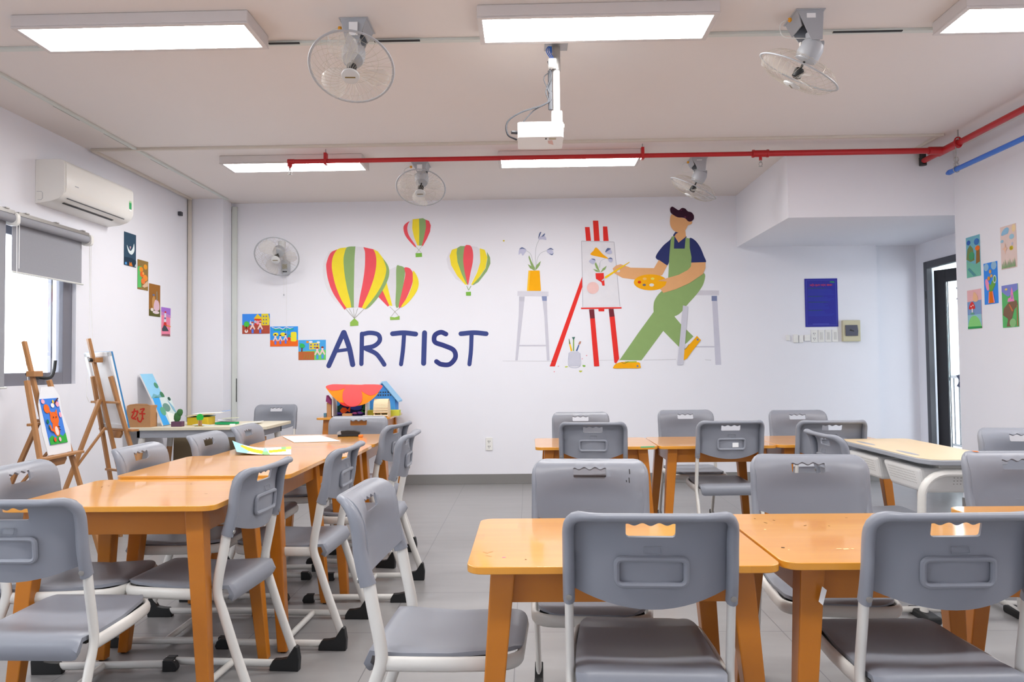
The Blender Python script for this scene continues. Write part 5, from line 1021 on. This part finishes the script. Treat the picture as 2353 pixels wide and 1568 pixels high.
mural('painted_balloon', 'smaller painted balloon half hidden behind the largest one', 'wall painting', A, [
    ('P', R_, [(1050, 945), (1080, 905), (1125, 1005), (1115, 1012)]), ('P', Y_, [(1080, 905), (1108, 855), (1145, 1008), (1125, 1005)]), ('P', W_, [(1108, 855), (1125, 770), (1170, 750), (1172, 1005), (1145, 1008)]),
    ('S', G_, [(1172, 752), (1195, 745), (1222, 757), (1228, 790), (1215, 880), (1190, 1005), (1166, 1005), (1170, 880)]), ('S', R_, [(1224, 757), (1260, 762), (1280, 800), (1275, 860), (1240, 950), (1205, 1010), (1187, 1008), (1215, 880), (1230, 800)]),
    ('S', Y_, [(1280, 778), (1310, 820), (1317, 870), (1300, 920), (1250, 985), (1212, 1015), (1203, 1010), (1245, 945), (1277, 860)]), ('L', (150, 150, 120), [(1128, 1012), (1162, 1045)], 2), ('L', (150, 150, 120), [(1205, 1012), (1162, 1045)], 2), ('L', (150, 150, 120), [(1162, 1045), (1138, 1076)], 2), ('L', (150, 150, 120), [(1162, 1045), (1186, 1074)], 2), ('P', LG, [(1130, 1078), (1160, 1083), (1192, 1073), (1192, 1098), (1130, 1100)])], GB)
mural('painted_balloon', 'largest painted hot air balloon, above the letter A of ARTIST', 'wall painting', A, [
    ('P', (232, 231, 236), band(b0, b1)), ('P', R_, band(b1, b2)), ('P', Y_, band(b2t, b3)), ('P', G_, band(b3t, b4)), ('P', W_, band(b4, b5)), ('P', R_, band(b5, b6)), ('P', Y_, band([(1020, 636), (1050, 650)]+b7, b6)), ('P', G_, band(b7, b8))]
    + [('L', (150, 150, 130), [(x, 1024), (896, 1090)], 2) for x in (838, 862, 890, 918, 962)]+[('P', LG, [(868, 1115), (896, 1088), (922, 1112), (922, 1136), (868, 1140)])], GB)
mural('painted_balloon', 'smallest painted balloon, below the middle ceiling fan', 'wall painting', A, [
    ('S', R_, [(1257, 452), (1225, 475), (1218, 505), (1235, 555), (1290, 618), (1298, 612), (1256, 550), (1243, 505), (1248, 472)]), ('P', W_, [(1257, 452), (1278, 440), (1272, 500), (1288, 560), (1312, 612), (1298, 612), (1256, 550), (1243, 505)]), ('P', Y_, [(1278, 440), (1320, 435), (1322, 520), (1320, 612), (1310, 612), (1288, 560), (1275, 500)]),
    ('P', G_, [(1320, 435), (1345, 432), (1362, 442), (1366, 490), (1352, 560), (1338, 612), (1320, 612), (1322, 520)]), ('P', R_, [(1362, 442), (1385, 450), (1397, 480), (1392, 520), (1370, 570), (1345, 615), (1338, 612), (1352, 560), (1366, 490)]), ('L', (160, 170, 140), [(1298, 616), (1335, 660)], 2), ('L', (160, 170, 140), [(1340, 614), (1302, 662)], 2), ('P', (130, 190, 80), [(1297, 662), (1338, 660), (1340, 686), (1298, 688)])], GB)
mural('painted_balloon', 'painted balloon with a red centre stripe, rightmost of the balloons', 'wall painting', A, [
    ('P', (228, 227, 234), [(1520, 650), (1500, 700), (1512, 760), (1560, 830), (1622, 868), (1530, 740)]), ('P', Y_, [(1570, 628), (1535, 640), (1520, 680), (1530, 740), (1570, 810), (1622, 868), (1636, 868), (1600, 800), (1572, 720), (1566, 660)]), ('P', G_, [(1570, 628), (1590, 615), (1622, 615), (1612, 660), (1610, 720), (1625, 800), (1638, 866), (1630, 862), (1600, 800), (1572, 720), (1566, 660)]),
    ('P', W_, [(1660, 615), (1700, 620), (1722, 640), (1722, 720), (1690, 800), (1655, 868), (1643, 866), (1672, 720)]), ('S', R_, [(1622, 615), (1640, 608), (1662, 618), (1674, 660), (1672, 720), (1655, 800), (1643, 865), (1636, 860), (1620, 790), (1610, 720), (1612, 660)]),
    ('P', Y_, [(1718, 630), (1750, 640), (1768, 690), (1755, 760), (1700, 840), (1668, 872), (1662, 866), (1700, 790), (1722, 720)]), ('P', G_, [(1765, 652), (1785, 690), (1787, 730), (1765, 780), (1710, 850), (1678, 870), (1670, 868), (1720, 815), (1757, 760), (1768, 700)]), ('L', (140, 180, 100), [(1632, 876), (1645, 905)], 3), ('L', (140, 180, 100), [(1660, 876), (1645, 905)], 3), ('P', (130, 190, 80), [(1627, 916), (1660, 914), (1660, 940), (1628, 940)])], GB)
NV = (66, 78, 138); NV2 = (58, 66, 130)
LT = thing('artist_lettering', 'navy hand-painted word ARTIST on the back wall', 'lettering')
for ch, S in (('A', [([(825, 1182), (790, 1260), (755, 1340), (728, 1400)], 32), ([(828, 1182), (862, 1280), (885, 1392)], 34), ([(775, 1304), (862, 1292)], 22)]), ('R', [([(946, 1190), (944, 1300), (942, 1388)], 28), ([(950, 1192), (1000, 1184), (1052, 1196), (1062, 1235), (1025, 1270), (962, 1284)], 29), ([(972, 1288), (1035, 1318), (1068, 1355), (1092, 1392)], 29)]),
              ('T', [([(1146, 1190), (1220, 1184), (1298, 1192)], 32), ([(1222, 1190), (1214, 1300), (1202, 1390)], 27)]), ('I', [([(1356, 1184), (1353, 1280), (1350, 1384)], 33)]), ('S', [([(1496, 1192), (1462, 1180), (1424, 1200), (1424, 1244), (1480, 1266), (1545, 1296), (1558, 1345), (1520, 1390), (1465, 1390), (1434, 1372)], 31)]), ('T', [([(1594, 1190), (1680, 1183), (1760, 1190)], 31), ([(1664, 1195), (1660, 1300), (1650, 1390)], 27)])):
    o = mural('letter_'+ch.lower(), '', 'x', A, [('L', NV2 if ch in 'S' else NV, d, w_) for d, w_ in S]); del o['label'], o['category']; o.parent = LT
B_ = (1100, 420, 3.2662)
LV, SK, NY, GR, OG = (206, 206, 218), (232, 176, 124), (52, 60, 112), (146, 176, 112), (250, 178, 24)
mural('painted_stool', 'pale grey painted stool under the painted flower pot', 'wall painting', B_, [('P', LV, [(303, 855), (345, 855), (330, 1000), (292, 1335), (275, 1335), (300, 1000)]), ('P', LV, [(475, 855), (510, 855), (515, 1000), (532, 1335), (512, 1335), (492, 1000)]), ('P', (196, 196, 208), [(303, 855), (345, 855), (342, 892), (304, 890)]), ('P', (140, 152, 190), [(473, 853), (511, 853), (511, 887), (477, 887)]), ('P', (216, 216, 226), [(292, 815), (523, 818), (523, 853), (290, 850)]), ('L', LV, [(305, 1223), (505, 1222)], 9)])
mural('painted_flower_pot', 'painted orange pot with three drooping grey-blue flowers', 'wall painting', B_, [('L', (190, 196, 200), [(412, 655), (404, 580), (385, 530), (345, 505)], 3), ('L', (190, 196, 200), [(425, 655), (425, 560), (432, 480), (455, 425)], 3), ('L', (190, 196, 200), [(430, 655), (438, 580), (465, 530), (515, 508)], 3),
    ('P', GR, [(420, 660), (392, 620), (374, 560), (378, 545), (396, 590), (422, 640)]), ('P', GR, [(418, 660), (385, 642), (368, 612), (395, 626), (420, 648)]), ('P', GR, [(422, 660), (432, 620), (466, 588), (458, 620), (440, 645)]),
    ('S', (200, 202, 226), [(305, 500), (330, 492), (358, 505), (345, 530), (330, 548), (318, 530), (300, 540)]), ('S', (106, 120, 160), [(305, 500), (325, 485), (356, 502), (330, 496)]), ('S', (200, 202, 226), [(448, 425), (470, 400), (500, 405), (506, 430), (480, 425)]), ('S', (106, 120, 160), [(447, 420), (455, 380), (470, 370), (458, 400)]), ('S', (106, 120, 160), [(472, 405), (488, 385), (498, 382), (490, 400)]),
    ('S', (200, 202, 226), [(510, 512), (535, 500), (560, 520), (550, 540), (525, 532)]), ('S', (106, 120, 160), [(512, 506), (540, 490), (562, 505), (538, 500)]), ('S', (106, 120, 160), [(530, 532), (550, 536), (562, 528), (550, 544)]), ('P', OG, [(374, 660), (457, 660), (467, 812), (362, 812)]), ('P', (252, 200, 60), [(374, 660), (388, 660), (374, 812), (362, 812)])])
RE = (232, 56, 50)
mural('painted_easel', 'bright red painted easel with a white canvas showing a pot and shapes', 'wall painting', B_, [('P', RE, [(778, 700), (784, 765), (572, 1380), (533, 1380)]), ('P', RE, [(797, 333), (832, 333), (843, 437), (806, 437)]), ('P', RE, [(857, 285), (897, 285), (908, 438), (866, 438)]), ('P', RE, [(932, 329), (965, 329), (975, 438), (936, 438)]),
    ('P', (230, 230, 236), [(772, 438), (1015, 446), (1060, 928), (782, 934)]), ('L', (176, 176, 186), [(772, 438), (1015, 446)], 3), ('L', (176, 176, 186), [(1016, 446), (1060, 928)], 3), ('L', (176, 176, 186), [(772, 438), (782, 934)], 3), ('L', RE, [(768, 944), (1072, 940)], 11), ('P', RE, [(898, 948), (942, 948), (942, 966), (900, 966)]),
    ('P', (120, 50, 60), [(828, 952), (866, 950), (872, 1020), (836, 1022)]), ('P', RE, [(836, 1020), (872, 1018), (905, 1378), (866, 1379)]), ('P', (120, 50, 60), [(975, 948), (1012, 948), (1020, 1005), (982, 1010)]), ('P', RE, [(982, 1008), (1020, 1004), (1054, 1322), (1030, 1358), (1018, 1350)]),
    ('S', (250, 176, 30), [(883, 487), (930, 535), (972, 570), (910, 558), (840, 540), (860, 512)]), ('P', (240, 200, 196), ell(857, 790, 45, 45, 24)), ('P', RE, [(876, 680), (938, 678), (945, 773), (928, 773), (922, 748), (880, 722)]), ('P', GR, [(912, 675), (880, 640), (870, 610), (880, 598), (895, 630)]), ('P', GR, [(908, 672), (880, 668), (858, 648), (890, 655)]), ('P', GR, [(914, 675), (930, 645), (960, 624), (950, 650)]),
    ('L', (196, 200, 206), [(910, 640), (915, 590), (950, 570)], 2.5), ('L', (196, 200, 206), [(905, 640), (908, 600)], 2.5), ('S', (190, 194, 220), [(828, 590), (850, 570), (876, 585), (860, 612), (838, 600)]), ('S', (96, 110, 154), [(845, 572), (868, 572), (874, 584)]), ('S', (190, 194, 220), [(950, 520), (975, 500), (996, 510), (998, 532), (970, 535)]), ('S', (96, 110, 154), [(950, 522), (965, 492), (992, 496), (975, 508)]), ('S', (190, 194, 220), [(972, 575), (990, 568), (1006, 580), (995, 598), (978, 592)]), ('S', (96, 110, 154), [(970, 572), (990, 562), (1006, 575), (990, 572)])])
mural('painted_brush_jar', 'painted grey jar of brushes between the red easel legs', 'wall painting', B_, [('L', (250, 196, 40), [(697, 1264), (684, 1212)], 14, (1, .7)), ('L', (130, 140, 90), [(684, 1212), (677, 1172)], 12, (1, .3)), ('L', (140, 176, 90), [(712, 1264), (712, 1180)], 9), ('P', (80, 120, 110), [(700, 1160), (724, 1158), (715, 1180), (708, 1180)]), ('L', (84, 110, 160), [(734, 1264), (752, 1218)], 12, (1, .7)), ('S', (190, 140, 120), [(748, 1215), (755, 1195), (768, 1192), (762, 1212)]), ('P', (206, 208, 222), [(675, 1280), (690, 1267), (745, 1267), (760, 1280), (760, 1378), (678, 1378)]), ('L', (170, 174, 200), [(676, 1280), (678, 1378), (760, 1378), (761, 1280)], 2.5)])
mural('painted_floor_line', 'thin pencil floor line with coloured specks under the painted figures', 'wall painting', B_, [('L', (196, 196, 200), [(180, 1339), (560, 1340)], 2), ('L', (196, 196, 200), [(905, 1334), (1060, 1332)], 2), ('L', (196, 196, 200), [(1240, 1332), (1480, 1328)], 3), ('L', (196, 196, 200), [(1700, 1330), (1745, 1333)], 3), ('S', (140, 190, 80), [(780, 1370), (800, 1372), (798, 1382), (784, 1382)]), ('S', (200, 216, 90), [(648, 1380), (668, 1378), (664, 1386), (650, 1387)]), ('S', (196, 200, 80), [(752, 1412), (778, 1412), (765, 1424)]), ('P', (240, 160, 170), ell(598, 1378, 5, 4, 8)), ('P', (240, 160, 170), ell(567, 1419, 5, 4, 8)), ('P', (240, 160, 170), ell(777, 1322, 4, 4, 8)), ('P', (240, 160, 170), ell(810, 1298, 5, 4, 8)), ('P', (220, 200, 70), ell(188, 436, 7, 6, 10))])
mural('painted_stool', 'pale grey painted stool on which the painted man sits', 'wall painting', B_, [('P', (214, 213, 222), [(1640, 808), (1803, 810), (1803, 845), (1600, 845)]), ('P', (204, 204, 218), [(1750, 850), (1788, 850), (1820, 1368), (1777, 1368)]), ('P', (130, 140, 176), [(1748, 850), (1788, 850), (1788, 888), (1748, 888)]), ('L', LV, [(1600, 1232), (1775, 1232)], 9)])
mural('painted_man', 'painted faceless artist in green overalls holding palette and brush', 'wall painting', B_, [
    ('P', GR, [(1465, 1000), (1515, 1060), (1612, 1155), (1560, 1205), (1505, 1235), (1440, 1170), (1385, 1113)]),
    ('S', GR, [(1372, 815), (1340, 850), (1315, 900), (1313, 970), (1330, 990), (1480, 1000), (1580, 900), (1650, 820), (1690, 750), (1692, 680), (1600, 700), (1500, 740), (1400, 790)]), ('P', GR, [(1315, 968), (1200, 1125), (1057, 1332), (1222, 1334), (1386, 1112), (1472, 1010), (1460, 930)]),
    ('P', NY, [(1460, 392), (1475, 370), (1530, 372), (1560, 405), (1556, 500), (1460, 500)]), ('S', NY, [(1452, 405), (1435, 430), (1380, 478), (1328, 558), (1370, 592), (1415, 620), (1436, 560), (1448, 470)]), ('S', NY, [(1580, 420), (1620, 430), (1660, 480), (1690, 550), (1705, 597), (1650, 603), (1595, 600), (1582, 520)]),
    ('P', SK, [(1480, 385), (1500, 372), (1550, 356), (1556, 405), (1500, 450), (1470, 402)]),
    ('P', GR, [(1450, 405), (1469, 400), (1465, 495), (1546, 495), (1553, 412), (1583, 420), (1584, 490), (1597, 560), (1592, 640), (1500, 700), (1422, 714), (1430, 560), (1440, 440)]),
    ('P', SK, [(1352, 580), (1415, 622), (1378, 694), (1300, 722), (1180, 728), (1080, 715), (1020, 682), (1005, 645), (1030, 622), (1065, 612), (1140, 638), (1315, 642)]), ('P', (222, 221, 228), ell(1048, 662, 13, 11, 12)),
    ('P', OG, ell(1290, 748, 126, 60, 32)), ('P', OG, [(1350, 770), (1408, 742), (1400, 775), (1372, 800)]), ('P', (210, 60, 30), ell(1206, 747, 13, 11, 12)), ('P', (110, 110, 120), ell(1242, 768, 13, 9, 12)), ('P', (228, 226, 224), ell(1298, 768, 18, 12, 12)), ('P', (240, 224, 110), ell(1305, 721, 14, 9, 12)), ('P', (244, 190, 110), ell(1246, 722, 15, 10, 12)),
    ('P', SK, [(1597, 600), (1703, 597), (1702, 640), (1684, 685), (1580, 755), (1480, 800), (1385, 828), (1362, 798), (1400, 772), (1412, 742), (1342, 738), (1400, 720), (1500, 692), (1570, 655), (1592, 630)]), ('L', (248, 206, 30), [(948, 714), (1060, 642), (1132, 596)], 20, (.8, .25)), ('P', (206, 206, 212), [(920, 735), (945, 714), (950, 722), (932, 738)]),
    ('S', SK, [(1445, 240), (1480, 245), (1520, 262), (1560, 272), (1575, 290), (1600, 290), (1597, 310), (1570, 322), (1550, 356), (1500, 373), (1465, 360), (1440, 325), (1436, 280)]),
    ('S', (64, 34, 54), [(1437, 195), (1450, 180), (1465, 185), (1480, 195), (1502, 206), (1525, 190), (1550, 195), (1570, 215), (1595, 222), (1614, 245), (1613, 275), (1590, 292), (1570, 288), (1550, 268), (1525, 262), (1495, 260), (1465, 245), (1442, 225)]), ('P', (110, 50, 80), ell(1550, 258, 9, 6, 8)), ('P', (110, 50, 80), ell(1520, 205, 7, 5, 8)),
    ('S', OG, [(1012, 1382), (1030, 1360), (1080, 1346), (1150, 1348), (1205, 1350), (1213, 1372), (1208, 1392), (1110, 1394), (1016, 1394)]), ('P', (120, 130, 160), ell(1192, 1377, 8, 8, 10)), ('P', (176, 196, 60), [(1100, 1342), (1185, 1340), (1185, 1350), (1095, 1350)]),
    ('P', OG, [(1638, 1150), (1668, 1182), (1605, 1262), (1562, 1322), (1538, 1333), (1521, 1318), (1520, 1290), (1545, 1255)]), ('P', (120, 130, 160), ell(1643, 1178, 8, 8, 10)), ('L', (90, 90, 50), [(1070, 1348), (1095, 1356), (1125, 1342)], 3), ('L', (90, 90, 50), [(1530, 1262), (1555, 1245), (1580, 1212)], 3),
    ('P', LV, [(1533, 922), (1572, 930), (1550, 1190), (1535, 1368), (1490, 1368), (1512, 1150)])])
